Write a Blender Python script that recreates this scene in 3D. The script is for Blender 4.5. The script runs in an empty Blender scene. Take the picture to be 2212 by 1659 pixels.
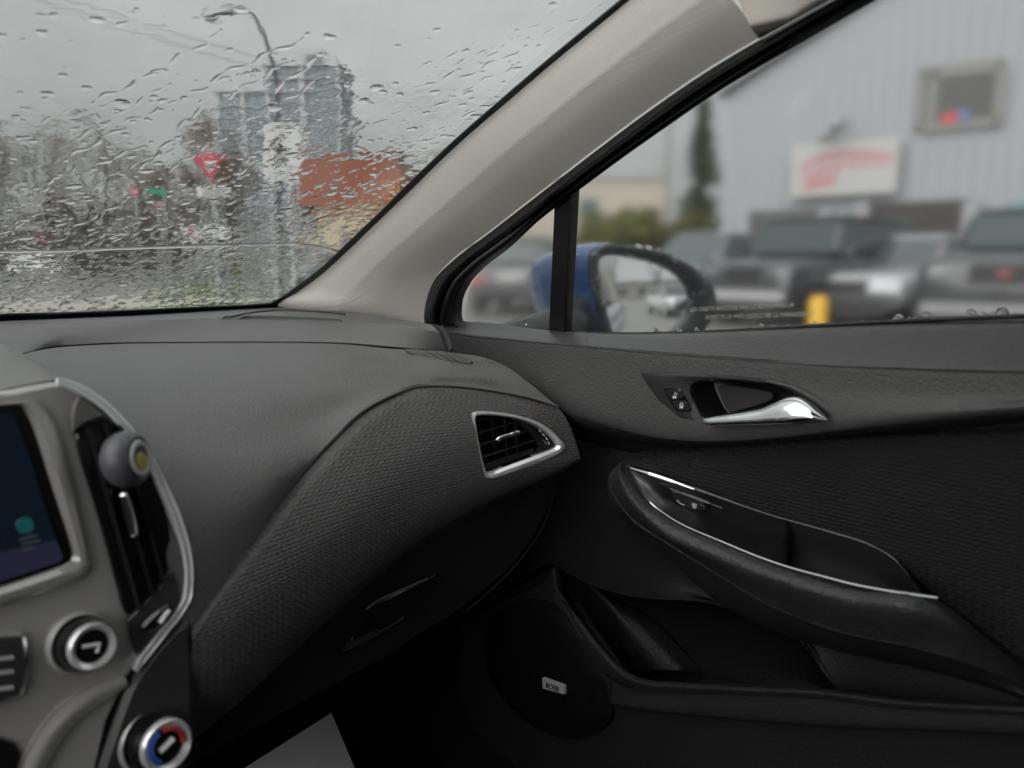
import bpy, bmesh, math, random
import numpy as np
from mathutils import Vector, Matrix

rng = np.random.default_rng(7)
random.seed(7)
SC = bpy.context.scene
COL = SC.collection
R = math.radians

# ------------------------------------------------------------------ camera
CAM = np.array([0.0, 0.0, 1.05])
F = 1662.0                       # focal length in units of a 2212 px wide picture
YAW, PITCH = R(45.0), math.atan((829.5 - 565) / F)
FH = np.array([math.sin(YAW), math.cos(YAW), 0.0])
RT = np.array([math.cos(YAW), -math.sin(YAW), 0.0])
FW = FH * math.cos(PITCH) - np.array([0, 0, 1.0]) * math.sin(PITCH)
UP = FH * math.sin(PITCH) + np.array([0, 0, 1.0]) * math.cos(PITCH)
cd = bpy.data.cameras.new('camera')
cam = bpy.data.objects.new('camera', cd)
COL.objects.link(cam)
cd.sensor_width = 36.0
cd.lens = 36.0 * F / 2212
cd.clip_start, cd.clip_end = 0.02, 3000
m = Matrix(((RT[0], UP[0], -FW[0], CAM[0]), (RT[1], UP[1], -FW[1], CAM[1]), (RT[2], UP[2], -FW[2], CAM[2]), (0, 0, 0, 1)))
cam.matrix_world = m
cd.dof.use_dof = True
cd.dof.focus_distance = 0.92
cd.dof.aperture_fstop = (cd.lens / 1000) / 0.0062 
SC.camera = cam

# ------------------------------------------------------------------ world: overcast sky
SUN_EL, SUN_AZ = R(36), R(-98)          # azimuth clockwise from +Y
w = bpy.data.worlds.new('World'); SC.world = w; w.use_nodes = True
nt = w.node_tree; N = nt.nodes; L = nt.links
N.clear()
out = N.new('ShaderNodeOutputWorld'); bg = N.new('ShaderNodeBackground')
sky = N.new('ShaderNodeTexSky'); sky.sky_type = 'NISHITA'; sky.sun_disc = False
sky.sun_elevation = SUN_EL; sky.sun_rotation = SUN_AZ
sky.air_density = 1.0; sky.dust_density = 5.0
tc = N.new('ShaderNodeTexCoord'); sep = N.new('ShaderNodeSeparateXYZ')
L.new(tc.outputs['Generated'], sep.inputs[0])
ramp = N.new('ShaderNodeMapRange'); ramp.inputs[1].default_value = 0.0; ramp.inputs[2].default_value = 1.0
ramp.inputs[3].default_value = 3.55; ramp.inputs[4].default_value = 10.2     # overcast: zenith brighter than horizon
L.new(sep.outputs[2], ramp.inputs[0])
mp = N.new('ShaderNodeMapping'); mp.inputs['Scale'].default_value = (1.0, 1.0, 2.6)
L.new(tc.outputs['Generated'], mp.inputs[0])
nz = N.new('ShaderNodeTexNoise'); nz.inputs['Scale'].default_value = 3.2; nz.inputs['Detail'].default_value = 5.0
nz.inputs['Roughness'].default_value = 0.5
L.new(mp.outputs[0], nz.inputs['Vector'])
cr = N.new('ShaderNodeMapRange'); cr.inputs[1].default_value = 0.3; cr.inputs[2].default_value = 0.7
cr.inputs[3].default_value = 0.80; cr.inputs[4].default_value = 1.16
L.new(nz.outputs[0], cr.inputs[0])
mul = N.new('ShaderNodeMath'); mul.operation = 'MULTIPLY'
L.new(ramp.outputs[0], mul.inputs[0]); L.new(cr.outputs[0], mul.inputs[1])
tint = N.new('ShaderNodeVectorMath'); tint.operation = 'SCALE'; tint.inputs[0].default_value = (0.965, 1.0, 0.985)
L.new(mul.outputs[0], tint.inputs['Scale'])
mixs = N.new('ShaderNodeMixRGB'); mixs.inputs[0].default_value = 0.06
L.new(tint.outputs[0], mixs.inputs[1]); L.new(sky.outputs[0], mixs.inputs[2])
L.new(mixs.outputs[0], bg.inputs[0]); bg.inputs[1].default_value = 0.05
L.new(bg.outputs[0], out.inputs[0])

sd = bpy.data.lights.new('sun', 'SUN'); sd.energy = 1.5; sd.angle = R(80); sd.color = (1.0, 0.985, 0.965)
sun = bpy.data.objects.new('sun', sd); COL.objects.link(sun)
sdir = Vector((math.sin(SUN_AZ) * math.cos(SUN_EL), math.cos(SUN_AZ) * math.cos(SUN_EL), math.sin(SUN_EL)))
sun.rotation_euler = sdir.to_track_quat('Z', 'Y').to_euler()
sun.location = (0, 0, 30)

SC.view_settings.view_transform = 'Standard'; SC.view_settings.look = 'None'
SC.view_settings.exposure = 1.12; SC.view_settings.gamma = 1.0; SC.view_settings.use_curve_mapping = False
SC.render.engine = 'CYCLES'
SC.cycles.max_bounces = 10; SC.cycles.diffuse_bounces = 4; SC.cycles.glossy_bounces = 4
SC.cycles.transmission_bounces = 10; SC.cycles.transparent_max_bounces = 24
SC.cycles.caustics_reflective = False; SC.cycles.caustics_refractive = True
SC.cycles.use_denoising = True
SC.cycles.sample_clamp_indirect = 4.0

# ------------------------------------------------------------------ geometry helpers
def ray(u, v):
    return FW + RT * ((u - 1106.0) / F) + UP * ((829.5 - v) / F)

def P(u, v, d=None, x=None, y=None, z=None, pl=None):
    """where the sight line through (u,v) meets a real plane (or an axis distance d)"""
    r = ray(u, v)
    if d is not None: return CAM + r * d
    if x is not None: return CAM + r * ((x - CAM[0]) / r[0])
    if y is not None: return CAM + r * ((y - CAM[1]) / r[1])
    if z is not None: return CAM + r * ((z - CAM[2]) / r[2])
    n = np.array(pl[:3]); return CAM + r * ((pl[3] - n @ CAM) / (n @ r))

def PH(u, v, hd):
    """point at horizontal distance hd along the view heading"""
    r = ray(u, v); return CAM + r * (hd / (r @ FH))

def G(u, hd):
    p = PH(u, 565, hd); return np.array([p[0], p[1], 0.0])

def con(kind, pts, val=None):
    o = []
    for p in pts:
        k = p[2] if len(p) > 2 else val
        o.append(P(p[0], p[1], **{kind: k}))
    return np.array(o)

def crs(pts, n, closed=False, smooth=True):
    """resample a polyline evenly through a smooth spline"""
    p = np.asarray(pts, float)
    if closed: p = np.vstack([p, p[:1]])
    seg = np.linalg.norm(np.diff(p, axis=0), axis=1); seg[seg < 1e-9] = 1e-9
    t = np.concatenate([[0], np.cumsum(seg)])
    q = np.linspace(0, t[-1], n + 1 if closed else n)
    if closed: q = q[:-1]
    i = np.clip(np.searchsorted(t, q, side='right') - 1, 0, len(seg) - 1)
    h = seg[i]; s = ((q - t[i]) / h)[:, None]
    a, b = p[i], p[i + 1]
    if not smooth: return a + (b - a) * s
    sl = np.diff(p, axis=0) / seg[:, None]
    m = np.zeros_like(p)
    m[1:-1] = (sl[:-1] * seg[1:, None] + sl[1:] * seg[:-1, None]) / (seg[1:] + seg[:-1])[:, None]
    if closed:
        m[0] = m[-1] = (sl[-1] * seg[0] + sl[0] * seg[-1]) / (seg[0] + seg[-1])
    else:
        m[0] = sl[0]; m[-1] = sl[-1]
    hh = h[:, None]; s2 = s * s; s3 = s2 * s
    return (2*s3-3*s2+1)*a + (s3-2*s2+s)*hh*m[i] + (-2*s3+3*s2)*b + (s3-s2)*hh*m[i+1]

def round_corners(p, it=2):
    p = np.asarray(p, float)
    for _ in range(it):
        q = np.roll(p, -1, 0); p = np.stack([p*.75+q*.25, p*.25+q*.75], 1).reshape(-1, 3)
    return p

def loft(cons, nu, nv, closed_u=False, smooth_v=True, smooth_u=True):
    rows = np.array([crs(c, nu, closed_u, smooth_u) for c in cons])       # K,nu,3
    K = len(rows)
    o = []
    for j in range(nu):
        o.append(None)
    # spline across, uniform parameter
    out = []
    tot = nv * (K - 1) + 1
    for k in range(tot):
        f = k / nv; i = min(int(f), K - 2); s = f - i
        a, b = rows[i], rows[i + 1]
        if not smooth_v: out.append(a + (b - a) * s); continue
        m0 = (b - rows[i - 1]) / 2 if i > 0 else (b - a)
        m1 = (rows[i + 2] - a) / 2 if i + 2 < K else (b - a)
        s2 = s*s; s3 = s2*s
        out.append((2*s3-3*s2+1)*a + (s3-2*s2+s)*m0 + (-2*s3+3*s2)*b + (s3-s2)*m1)
    return np.array(out)

def grid_normals(V, closed_u=False):
    if closed_u:
        du = np.roll(V, -1, 1) - np.roll(V, 1, 1)
    else:
        du = np.gradient(V, axis=1)
    dv = np.gradient(V, axis=0)
    n = np.cross(du, dv); n /= np.linalg.norm(n, axis=2, keepdims=True) + 1e-12
    return n

def face_cam(V, n):
    c = CAM - V
    s = np.sign((n * c).sum(2).mean()) or 1.0
    return n * s

def mk(name, verts, faces, mat=None, parent=None, smooth=True, **props):
    me = bpy.data.meshes.new(name)
    verts = np.asarray(verts, float)
    if isinstance(faces, np.ndarray) and faces.ndim == 2:
        nf, k = faces.shape
        me.vertices.add(len(verts)); me.vertices.foreach_set('co', verts.ravel())
        me.loops.add(nf * k); me.loops.foreach_set('vertex_index', faces.ravel().astype(np.int32))
        me.polygons.add(nf)
        me.polygons.foreach_set('loop_start', np.arange(0, nf * k, k, dtype=np.int32))
        me.polygons.foreach_set('loop_total', np.full(nf, k, dtype=np.int32))
        me.update(calc_edges=True)
    else:
        me.from_pydata([tuple(v) for v in verts], [], [tuple(int(i) for i in f) for f in faces])
    if mat:
        for mm in (mat if isinstance(mat, (list, tuple)) else [mat]): me.materials.append(mm)
    me.polygons.foreach_set('use_smooth', np.full(len(me.polygons), smooth))
    me.validate()
    if smooth: 
        try: me.set_sharp_from_angle(angle=R(42))
        except Exception: pass
    o = bpy.data.objects.new(name, me); COL.objects.link(o)
    if parent: o.parent = parent
    for k, v in props.items(): o[k] = v
    return o

def empty(name, loc, label, cat, group=None, rz=0.0):
    o = bpy.data.objects.new(name, None); COL.objects.link(o)
    o.empty_display_size = 0.2
    o.location = tuple(float(c) for c in loc); o.rotation_euler = (0, 0, rz)
    o['label'] = label; o['category'] = cat
    if group: o['group'] = group
    return o

def inside(poly, u, v):
    poly = np.asarray(poly, float); x0, y0 = poly[:, 0], poly[:, 1]
    x1, y1 = np.roll(x0, -1), np.roll(y0, -1)
    c = np.zeros(u.shape, bool)
    for a, b, e, g in zip(x0, y0, x1, y1):
        k = ((b > v) != (g > v)) & (u < (e - a) * (v - b) / (g - b + 1e-12) + a)
        c ^= k
    return c

def proj(p):
    q = p - CAM
    d = q @ FW
    return 1106 + F * (q @ RT) / d, 829.5 - F * (q @ UP) / d

def grid_obj(name, V, mat, parent=None, closed_u=False, thick=0.0, hole=None, smooth=True, disp=None, **props):
    nv, nu = V.shape[:2]
    n = face_cam(V, grid_normals(V, closed_u))
    W = V if disp is None else V + n * disp[..., None]
    idx = np.arange(nv * nu).reshape(nv, nu)
    a = idx[:-1]; b = idx[1:]
    if closed_u: a2, b2 = np.roll(a, -1, 1), np.roll(b, -1, 1)
    else: a2, b2, a, b = a[:, 1:], b[:, 1:], a[:, :-1], b[:, :-1]
    f = np.stack([a, a2, b2, b], -1).reshape(-1, 4)
    verts = W.reshape(-1, 3)
    if hole is not None:
        c = V.reshape(-1, 3)[f].mean(1)
        uu, vv = proj(c)
        f = f[~inside(hole, uu, vv)]
    if thick:
        back = (V - n * thick).reshape(-1, 3)
        fb = f[:, ::-1] + len(verts)
        # rim: edges used once
        from collections import Counter
        e = np.concatenate([f[:, [0, 1]], f[:, [1, 2]], f[:, [2, 3]], f[:, [3, 0]]])
        key = np.sort(e, 1); kk = key[:, 0].astype(np.int64) * (len(verts) + 1) + key[:, 1]
        un, inv, cnt = np.unique(kk, return_inverse=True, return_counts=True)
        rim = e[cnt[inv] == 1]
        fr = np.stack([rim[:, 1], rim[:, 0], rim[:, 0] + len(verts), rim[:, 1] + len(verts)], -1)
        f = np.concatenate([f, fb, fr]); verts = np.concatenate([verts, back])
    return mk(name, verts, f, mat, parent, smooth, **props)

def poly_normal(p):
    n = np.zeros(3)
    for a, b in zip(p, np.roll(p, -1, 0)): n += np.cross(a, b)
    n /= np.linalg.norm(n) + 1e-15
    return n

def offset_in(p, n, d):
    """inset a closed outline by d within its plane"""
    e = np.roll(p, -1, 0) - p; e /= np.linalg.norm(e, axis=1, keepdims=True) + 1e-12
    ein = np.roll(e, 1, 0)
    t = e + ein; t /= np.linalg.norm(t, axis=1, keepdims=True) + 1e-12
    return p + np.cross(n, t) * d

def slab(name, outline, mat, parent=None, thick=0.004, bevel=0.001, rise=0.0, smooth_n=0, toward=None, dome=0.0, **props):
    """a plate with its own thickness and bevelled edge; front faces `toward` (default the cabin side)"""
    p = np.asarray(outline, float)
    if smooth_n: p = crs(round_corners(p, 2), smooth_n, True, False)
    n = poly_normal(p)
    c = p.mean(0)
    tw = (CAM - c) if toward is None else np.asarray(toward, float)
    if n @ tw < 0: p = p[::-1]; n = -n
    k = len(p)
    pi = offset_in(p, n, bevel)
    rings = [p + n * (rise - thick), p + n * (rise - bevel), pi + n * rise]
    verts = np.vstack(rings)
    faces = []
    for r in range(2):
        for i in range(k):
            j = (i + 1) % k
            faces.append((r*k+i, r*k+j, (r+1)*k+j, (r+1)*k+i))
    if dome:
        prev = 2
        for s, hgt in ((0.75, 0.45), (0.4, 0.85)):
            q = c + n*(rise + dome*hgt) + (pi - c) * s
            base = len(verts); verts = np.vstack([verts, q])
            for i in range(k):
                j = (i+1) % k
                faces.append((prev*k+i, prev*k+j, base+j, base+i))
            prev = base // k
        verts = np.vstack([verts, c + n*(rise+dome)])
        for i in range(k): faces.append((prev*k+i, prev*k+(i+1) % k, len(verts)-1))
    else:
        faces.append(tuple(range(2*k, 3*k)))
    faces.append(tuple(range(k-1, -1, -1)))
    return mk(name, verts, faces, mat, parent, True, **props)

def ring(name, outer, inner, mat, parent=None, n=96, height=0.004, depth=0.004, rise=0.0, **props):
    """a rounded frame between two closed outlines"""
    o = crs(round_corners(outer, 2), n, True, False); i = crs(round_corners(inner, 2), n, True, False)
    no, ni = poly_normal(o), poly_normal(i)
    if no @ ni < 0: i = i[::-1]
    k = int(np.argmin(np.linalg.norm(i - o[0], axis=1))); i = np.roll(i, -k, 0)
    nn = no if no @ (CAM - o.mean(0)) > 0 else -no
    rows = [o + nn*(rise-depth), o + nn*(rise+height*.45), o*.75+i*.25 + nn*(rise+height*.95), o*.35+i*.65 + nn*(rise+height), i + nn*(rise+height*.4), i + nn*(rise-depth*1.6)]
    return grid_obj(name, np.array(rows), mat, parent, closed_u=True, **props)

def tube_geo(path, rad, ns=8, caps=True):
    p = np.asarray(path, float); n = len(p)
    rad = np.broadcast_to(np.asarray(rad, float), (n,))
    t = np.gradient(p, axis=0); t /= np.linalg.norm(t, axis=1, keepdims=True) + 1e-12
    ref = np.array([0, 0, 1.0]) if abs(t[0][2]) < .9 else np.array([1.0, 0, 0])
    verts, faces = [], []
    a = np.cross(t[0], ref); a /= np.linalg.norm(a)
    for i in range(n):
        a = a - t[i] * (a @ t[i]); a /= np.linalg.norm(a) + 1e-12
        b = np.cross(t[i], a)
        for s in range(ns):
            th = 2*math.pi*s/ns
            verts.append(p[i] + rad[i]*(a*math.cos(th) + b*math.sin(th)))
    for i in range(n-1):
        for s in range(ns):
            q = (s+1) % ns
            faces.append((i*ns+s, i*ns+q, (i+1)*ns+q, (i+1)*ns+s))
    if caps:
        faces.append(tuple(range(ns-1, -1, -1))); faces.append(tuple(range((n-1)*ns, n*ns)))
    return verts, faces

class MB:
    """collects shapes, builds ONE mesh"""
    def __init__(s): s.v = []; s.f = []; s.mi = []
    def add(s, v, f, mi=0):
        b = len(s.v); s.v.extend([np.asarray(q, float) for q in v]); s.f.extend([tuple(i+b for i in g) for g in f]); s.mi.extend([mi]*len(f)); return s
    def box(s, x0, x1, y0, y1, z0, z1, mi=0, tap=0.0):
        v = [(x0,y0,z0),(x1,y0,z0),(x1,y1,z0),(x0,y1,z0),(x0+tap,y0+tap,z1),(x1-tap,y0+tap,z1),(x1-tap,y1-tap,z1),(x0+tap,y1-tap,z1)]
        return s.add(v, [(3,2,1,0),(4,5,6,7),(0,1,5,4),(1,2,6,5),(2,3,7,6),(3,0,4,7)], mi)
    def tube(s, path, rad, ns=8, mi=0):
        v, f = tube_geo(path, rad, ns); return s.add(v, f, mi)
    def quad(s, a, b, c, d, mi=0): return s.add([a, b, c, d], [(0,1,2,3)], mi)
    def build(s, name, mat, parent=None, smooth=False, **props):
        o = mk(name, np.array(s.v), s.f, mat, parent, smooth, **props)
        if isinstance(mat, (list, tuple)) and len(mat) > 1 and len(s.mi) == len(o.data.polygons):
            o.data.polygons.foreach_set('material_index', s.mi)
        return o

def tube(name, path, rad, mat, parent=None, ns=10, **props):
    v, f = tube_geo(path, rad, ns); return mk(name, np.array(v), f, mat, parent, True, **props)

def text(name, body, origin, xd, yd, size, mat, parent=None, depth=0.0002, shear=0.0, align='LEFT', **props):
    cu = bpy.data.curves.new(name, 'FONT'); cu.body = body; cu.size = size; cu.extrude = depth; cu.shear = shear; cu.align_x = align
    cu.resolution_u = 3
    tmp = bpy.data.objects.new(name + '_tmp', cu); COL.objects.link(tmp)
    bpy.context.view_layer.update()
    me = bpy.data.meshes.new_from_object(tmp.evaluated_get(bpy.context.evaluated_depsgraph_get()))
    bpy.data.objects.remove(tmp)
    xd = Vector(xd).normalized(); yd = Vector(yd); yd = (yd - xd * yd.dot(xd)).normalized(); zd = xd.cross(yd)
    mt = Matrix(((xd[0], yd[0], zd[0], origin[0]), (xd[1], yd[1], zd[1], origin[1]), (xd[2], yd[2], zd[2], origin[2]), (0,0,0,1)))
    me.transform(mt)
    me.materials.clear(); me.materials.append(mat)
    o = bpy.data.objects.new(name, me); COL.objects.link(o)
    if parent: o.parent = parent
    for k, v in props.items(): o[k] = v
    return o

# ------------------------------------------------------------------ materials
def M(name, col, rough=0.5, metal=0.0, spec=0.5, bump=None, bscale=400.0, bstr=0.3, bdist=0.0006, var=0.0, vscale=8.0, coat=0.0, emit=None, estr=0.0):
    mt = bpy.data.materials.new(name); mt.use_nodes = True
    n = mt.node_tree.nodes; l = mt.node_tree.links; b = n['Principled BSDF']
    b.inputs['Base Color'].default_value = (*col, 1); b.inputs['Roughness'].default_value = rough
    b.inputs['Metallic'].default_value = metal; b.inputs['Specular IOR Level'].default_value = spec
    b.inputs['Coat Weight'].default_value = coat; b.inputs['Coat Roughness'].default_value = 0.05
    if emit:
        b.inputs['Emission Color'].default_value = (*emit, 1); b.inputs['Emission Strength'].default_value = estr
    t = n.new('ShaderNodeTexCoord')
    if var:
        q = n.new('ShaderNodeTexNoise'); q.inputs['Scale'].default_value = vscale; q.inputs['Detail'].default_value = 6
        l.new(t.outputs['Object'], q.inputs['Vector'])
        r = n.new('ShaderNodeMapRange'); r.inputs[1].default_value = .25; r.inputs[2].default_value = .75
        r.inputs[3].default_value = 1 - var; r.inputs[4].default_value = 1 + var
        l.new(q.outputs[0], r.inputs[0])
        s = n.new('ShaderNodeVectorMath'); s.operation = 'SCALE'; s.inputs[0].default_value = col
        l.new(r.outputs[0], s.inputs['Scale']); l.new(s.outputs[0], b.inputs['Base Color'])
        r2 = n.new('ShaderNodeMapRange'); r2.inputs[1].default_value = .3; r2.inputs[2].default_value = .7
        r2.inputs[3].default_value = max(0, rough - .06); r2.inputs[4].default_value = min(1, rough + .06)
        l.new(q.outputs[0], r2.inputs[0]); l.new(r2.outputs[0], b.inputs['Roughness'])
    if bump:
        bp = n.new('ShaderNodeBump'); bp.inputs['Strength'].default_value = bstr; bp.inputs['Distance'].default_value = bdist
        if bump == 'leather':
            vo = n.new('ShaderNodeTexVoronoi'); vo.feature = 'SMOOTH_F1'; vo.inputs['Scale'].default_value = bscale
            no = n.new('ShaderNodeTexNoise'); no.inputs['Scale'].default_value = bscale * .6; no.inputs['Detail'].default_value = 2
            dm = n.new('ShaderNodeVectorMath'); dm.operation = 'MULTIPLY_ADD'
            dm.inputs[1].default_value = (1.6/bscale,)*3
            l.new(t.outputs['Object'], no.inputs['Vector']); l.new(no.outputs['Color'], dm.inputs[0]); l.new(t.outputs['Object'], dm.inputs[2])
            l.new(dm.outputs[0], vo.inputs['Vector']); l.new(vo.outputs['Distance'], bp.inputs['Height']); bp.invert = True
        elif bump == 'cloth':
            ck = n.new('ShaderNodeTexVoronoi'); ck.inputs['Scale'].default_value = bscale; ck.inputs['Randomness'].default_value = 0.25
            l.new(t.outputs['Object'], ck.inputs['Vector']); l.new(ck.outputs['Distance'], bp.inputs['Height'])
        else:
            no = n.new('ShaderNodeTexNoise'); no.inputs['Scale'].default_value = bscale; no.inputs['Detail'].default_value = 4
            l.new(t.outputs['Object'], no.inputs['Vector']); l.new(no.outputs[0], bp.inputs['Height'])
        l.new(bp.outputs[0], b.inputs['Normal'])
    return mt

def pane_mat(name, tint=(0.96, 0.98, 0.97), refl=0.5):
    """thin clear pane: lets light straight through, reflects more at grazing angles"""
    mt = bpy.data.materials.new(name); mt.use_nodes = True
    n = mt.node_tree.nodes; l = mt.node_tree.links; n.clear()
    o = n.new('ShaderNodeOutputMaterial'); mx = n.new('ShaderNodeMixShader'); tr = n.new('ShaderNodeBsdfTransparent'); gl = n.new('ShaderNodeBsdfGlossy')
    tr.inputs[0].default_value = (*tint, 1); gl.inputs['Roughness'].default_value = 0.0; gl.inputs[0].default_value = (1, 1, 1, 1)
    lw = n.new('ShaderNodeLayerWeight'); lw.inputs[0].default_value = .5
    pw = n.new('ShaderNodeMath'); pw.operation = 'POWER'; pw.inputs[1].default_value = 4.0
    ma = n.new('ShaderNodeMath'); ma.operation = 'MULTIPLY_ADD'; ma.inputs[1].default_value = refl; ma.inputs[2].default_value = .025
    l.new(lw.outputs['Facing'], pw.inputs[0]); l.new(pw.outputs[0], ma.inputs[0]); l.new(ma.outputs[0], mx.inputs[0])
    l.new(tr.outputs[0], mx.inputs[1]); l.new(gl.outputs[0], mx.inputs[2]); l.new(mx.outputs[0], o.inputs[0])
    return mt

def mist_mat(name):
    """wet, slightly misted pane: passes light with a faint scatter"""
    mt = bpy.data.materials.new(name); mt.use_nodes = True
    n = mt.node_tree.nodes; l = mt.node_tree.links; n.clear()
    o = n.new('ShaderNodeOutputMaterial'); mx = n.new('ShaderNodeMixShader'); rf = n.new('ShaderNodeBsdfRefraction'); gl = n.new('ShaderNodeBsdfGlossy')
    rf.inputs['Color'].default_value = (.98, .985, .985, 1); rf.inputs['IOR'].default_value = 1.03; rf.inputs['Roughness'].default_value = .35
    gl.inputs['Roughness'].default_value = 0.02; mx.inputs[0].default_value = .025
    tl = n.new('ShaderNodeBsdfTranslucent'); tl.inputs[0].default_value = (.95, .96, .96, 1); m2 = n.new('ShaderNodeMixShader'); m2.inputs[0].default_value = .015
    l.new(rf.outputs[0], m2.inputs[1]); l.new(tl.outputs[0], m2.inputs[2])
    l.new(m2.outputs[0], mx.inputs[1]); l.new(gl.outputs[0], mx.inputs[2]); l.new(mx.outputs[0], o.inputs[0])
    return mt

def etch_mat(name):
    mt = bpy.data.materials.new(name); mt.use_nodes = True
    n = mt.node_tree.nodes; l = mt.node_tree.links; n.clear()
    o = n.new('ShaderNodeOutputMaterial'); t = n.new('ShaderNodeBsdfTranslucent'); t.inputs[0].default_value = (.85, .84, .80, 1)
    l.new(t.outputs[0], o.inputs[0]); return mt

def water_mat(name):
    mt = bpy.data.materials.new(name); mt.use_nodes = True
    n = mt.node_tree.nodes; l = mt.node_tree.links; n.clear()
    o = n.new('ShaderNodeOutputMaterial'); g = n.new('ShaderNodeBsdfGlass'); g.inputs['IOR'].default_value = 1.33; g.inputs['Roughness'].default_value = 0.0
    l.new(g.outputs[0], o.inputs[0]); return mt

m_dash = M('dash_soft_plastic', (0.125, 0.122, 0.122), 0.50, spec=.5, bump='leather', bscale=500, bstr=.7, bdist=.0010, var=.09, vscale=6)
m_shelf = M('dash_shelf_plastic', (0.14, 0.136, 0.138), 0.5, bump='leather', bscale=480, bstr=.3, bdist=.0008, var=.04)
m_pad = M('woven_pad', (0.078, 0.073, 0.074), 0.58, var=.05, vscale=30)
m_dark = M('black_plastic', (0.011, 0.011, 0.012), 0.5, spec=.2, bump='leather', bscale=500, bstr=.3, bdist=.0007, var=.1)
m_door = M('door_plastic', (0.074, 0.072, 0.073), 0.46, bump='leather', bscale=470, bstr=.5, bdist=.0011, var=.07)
m_arm = M('armrest_leather', (0.030, 0.0295, 0.031), 0.42, spec=.35, bump='leather', bscale=300, bstr=.6, bdist=.0012, var=.1)
m_fabric = M('door_fabric', (0.020, 0.020, 0.022), 0.8, spec=.2, var=.1, vscale=40)
m_gloss = M('gloss_black', (0.008, 0.008, 0.009), 0.16)
m_satin = M('satin_black', (0.012, 0.012, 0.0125), 0.38, bump='noise', bscale=900, bstr=.1)
m_rubber = M('black_rubber', (0.008, 0.008, 0.009), 0.45, bump='noise', bscale=700, bstr=.15)
m_chrome = M('chrome', (0.80, 0.80, 0.81), 0.07, metal=1.0)
m_bright = M('bright_trim', (.80, .80, .81), .22, metal=.55)
m_silver = M('satin_silver', (0.55, 0.54, 0.54), 0.32, metal=.5, bump='noise', bscale=1500, bstr=.05)
m_pillar = M('pillar_cloth', (0.78, 0.745, 0.685), 0.9, spec=.05, bump='cloth', bscale=620, bstr=.35, bdist=.0008, var=.05, vscale=6)
m_head = M('headliner_cloth', (0.60, 0.56, 0.51), 0.9, spec=.1, bump='noise', bscale=350, bstr=.6, bdist=.001, var=.18, vscale=14)
m_white = M('white_print_and_glint', (0.75, 0.75, 0.74), 0.5)
m_greyprint_glint = M('grey_print_and_glint', (0.42, 0.42, 0.42), 0.5)
m_blue = M('blue_car_paint', (0.008, 0.048, 0.15), 0.28, metal=.1, coat=1.0)
m_glass = pane_mat('windscreen_glass', refl=.14)
m_sglass = mist_mat('misted_side_glass')
m_water = water_mat('rain_water')
m_mirror = M('mirror_silver', (0.95, 0.96, 0.96), 0.0, metal=1.0)
# ================================================================== the car we sit in
car = empty('car', (0, 0, 0), 'blue car seen from inside its cabin, grey dashboard, cream pillar, dark passenger door', 'car')

def wsurf(x, s):
    """windscreen: base curve across the car, rising and leaning back"""
    yb = 1.222 - 0.24 * x * x
    bow = 0.02 * np.sin(np.clip(s, 0, 1.1) / 1.1 * math.pi)
    return np.stack([x + 0 * s, yb - s * math.cos(0.398) + bow * .4, 0.973 + 0.012 * x + s * math.sin(0.398) + bow * .9], -1)

def ws_hit(u, v):
    r = ray(u, v)
    lo, hi = 0.2, 2.0
    def g(t):
        p = CAM + r * t
        yb = 1.222 - 0.24 * p[0] ** 2
        s = (yb - p[1]) / math.cos(0.398)
        for _ in range(4):
            bow = 0.02 * math.sin(min(max(s, 0), 1.1) / 1.1 * math.pi)
            s = (yb - p[1] + bow * .4) / math.cos(0.398)
        bow = 0.02 * math.sin(min(max(s, 0), 1.1) / 1.1 * math.pi)
        return p[2] - (0.973 + 0.012 * p[0] + s * math.sin(0.398) + bow * .9), s
    for _ in range(50):
        mid = (lo + hi) / 2
        if g(mid)[0] > 0: hi = mid
        else: lo = mid
    return CAM + r * lo, g(lo)[1]

SW = lambda c: (1.0, 0.0, 0.3, c)          # side-window planes: they lean in towards the roof

# ---- windscreen pane, frit band
xs = np.linspace(-0.68, 0.68, 60); ss = np.linspace(-0.02, 1.02, 50)
X, S = np.meshgrid(xs, ss)
WV = wsurf(X, S)
grid_obj('windscreen', WV, m_glass, car)
frit = M('black_frit', (0.006, 0.006, 0.006), 0.5)
bl = [(-60, 686), (0, 681), (130, 678), (300, 671), (450, 664), (540, 660), (600, 655)]
lo_ = [(-60, 703), (0, 698), (130, 693), (300, 684), (450, 675), (540, 670), (604, 664)]
def on_ws(pts, off=0.004):
    o = []
    for u, v in pts:
        p, s = ws_hit(u, v); o.append(p + (CAM - p) / np.linalg.norm(CAM - p) * off)
    return np.array(o)
# band of black ceramic that hides the glue line
fb = loft([on_ws(bl, .006), on_ws(lo_, .006)], 60, 4)
grid_obj('windscreen_band', fb, frit, car, thick=.002)
edge_px = [(585, 662), (604, 655), (650, 626), (700, 588), (760, 533), (830, 466), (900, 398), (1000, 303), (1100, 217), (1200, 132), (1300, 50), (1400, -32), (1500, -112)]
in_px = [(585, 655), (596, 650), (640, 621), (690, 583), (750, 527), (820, 460), (890, 391), (990, 297), (1090, 210), (1190, 125), (1290, 43), (1390, -39), (1490, -119)]
grid_obj('windscreen_edge_seal', loft([on_ws(in_px, .007), on_ws(edge_px, .010)], 80, 3), frit, car, thick=.002)
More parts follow.
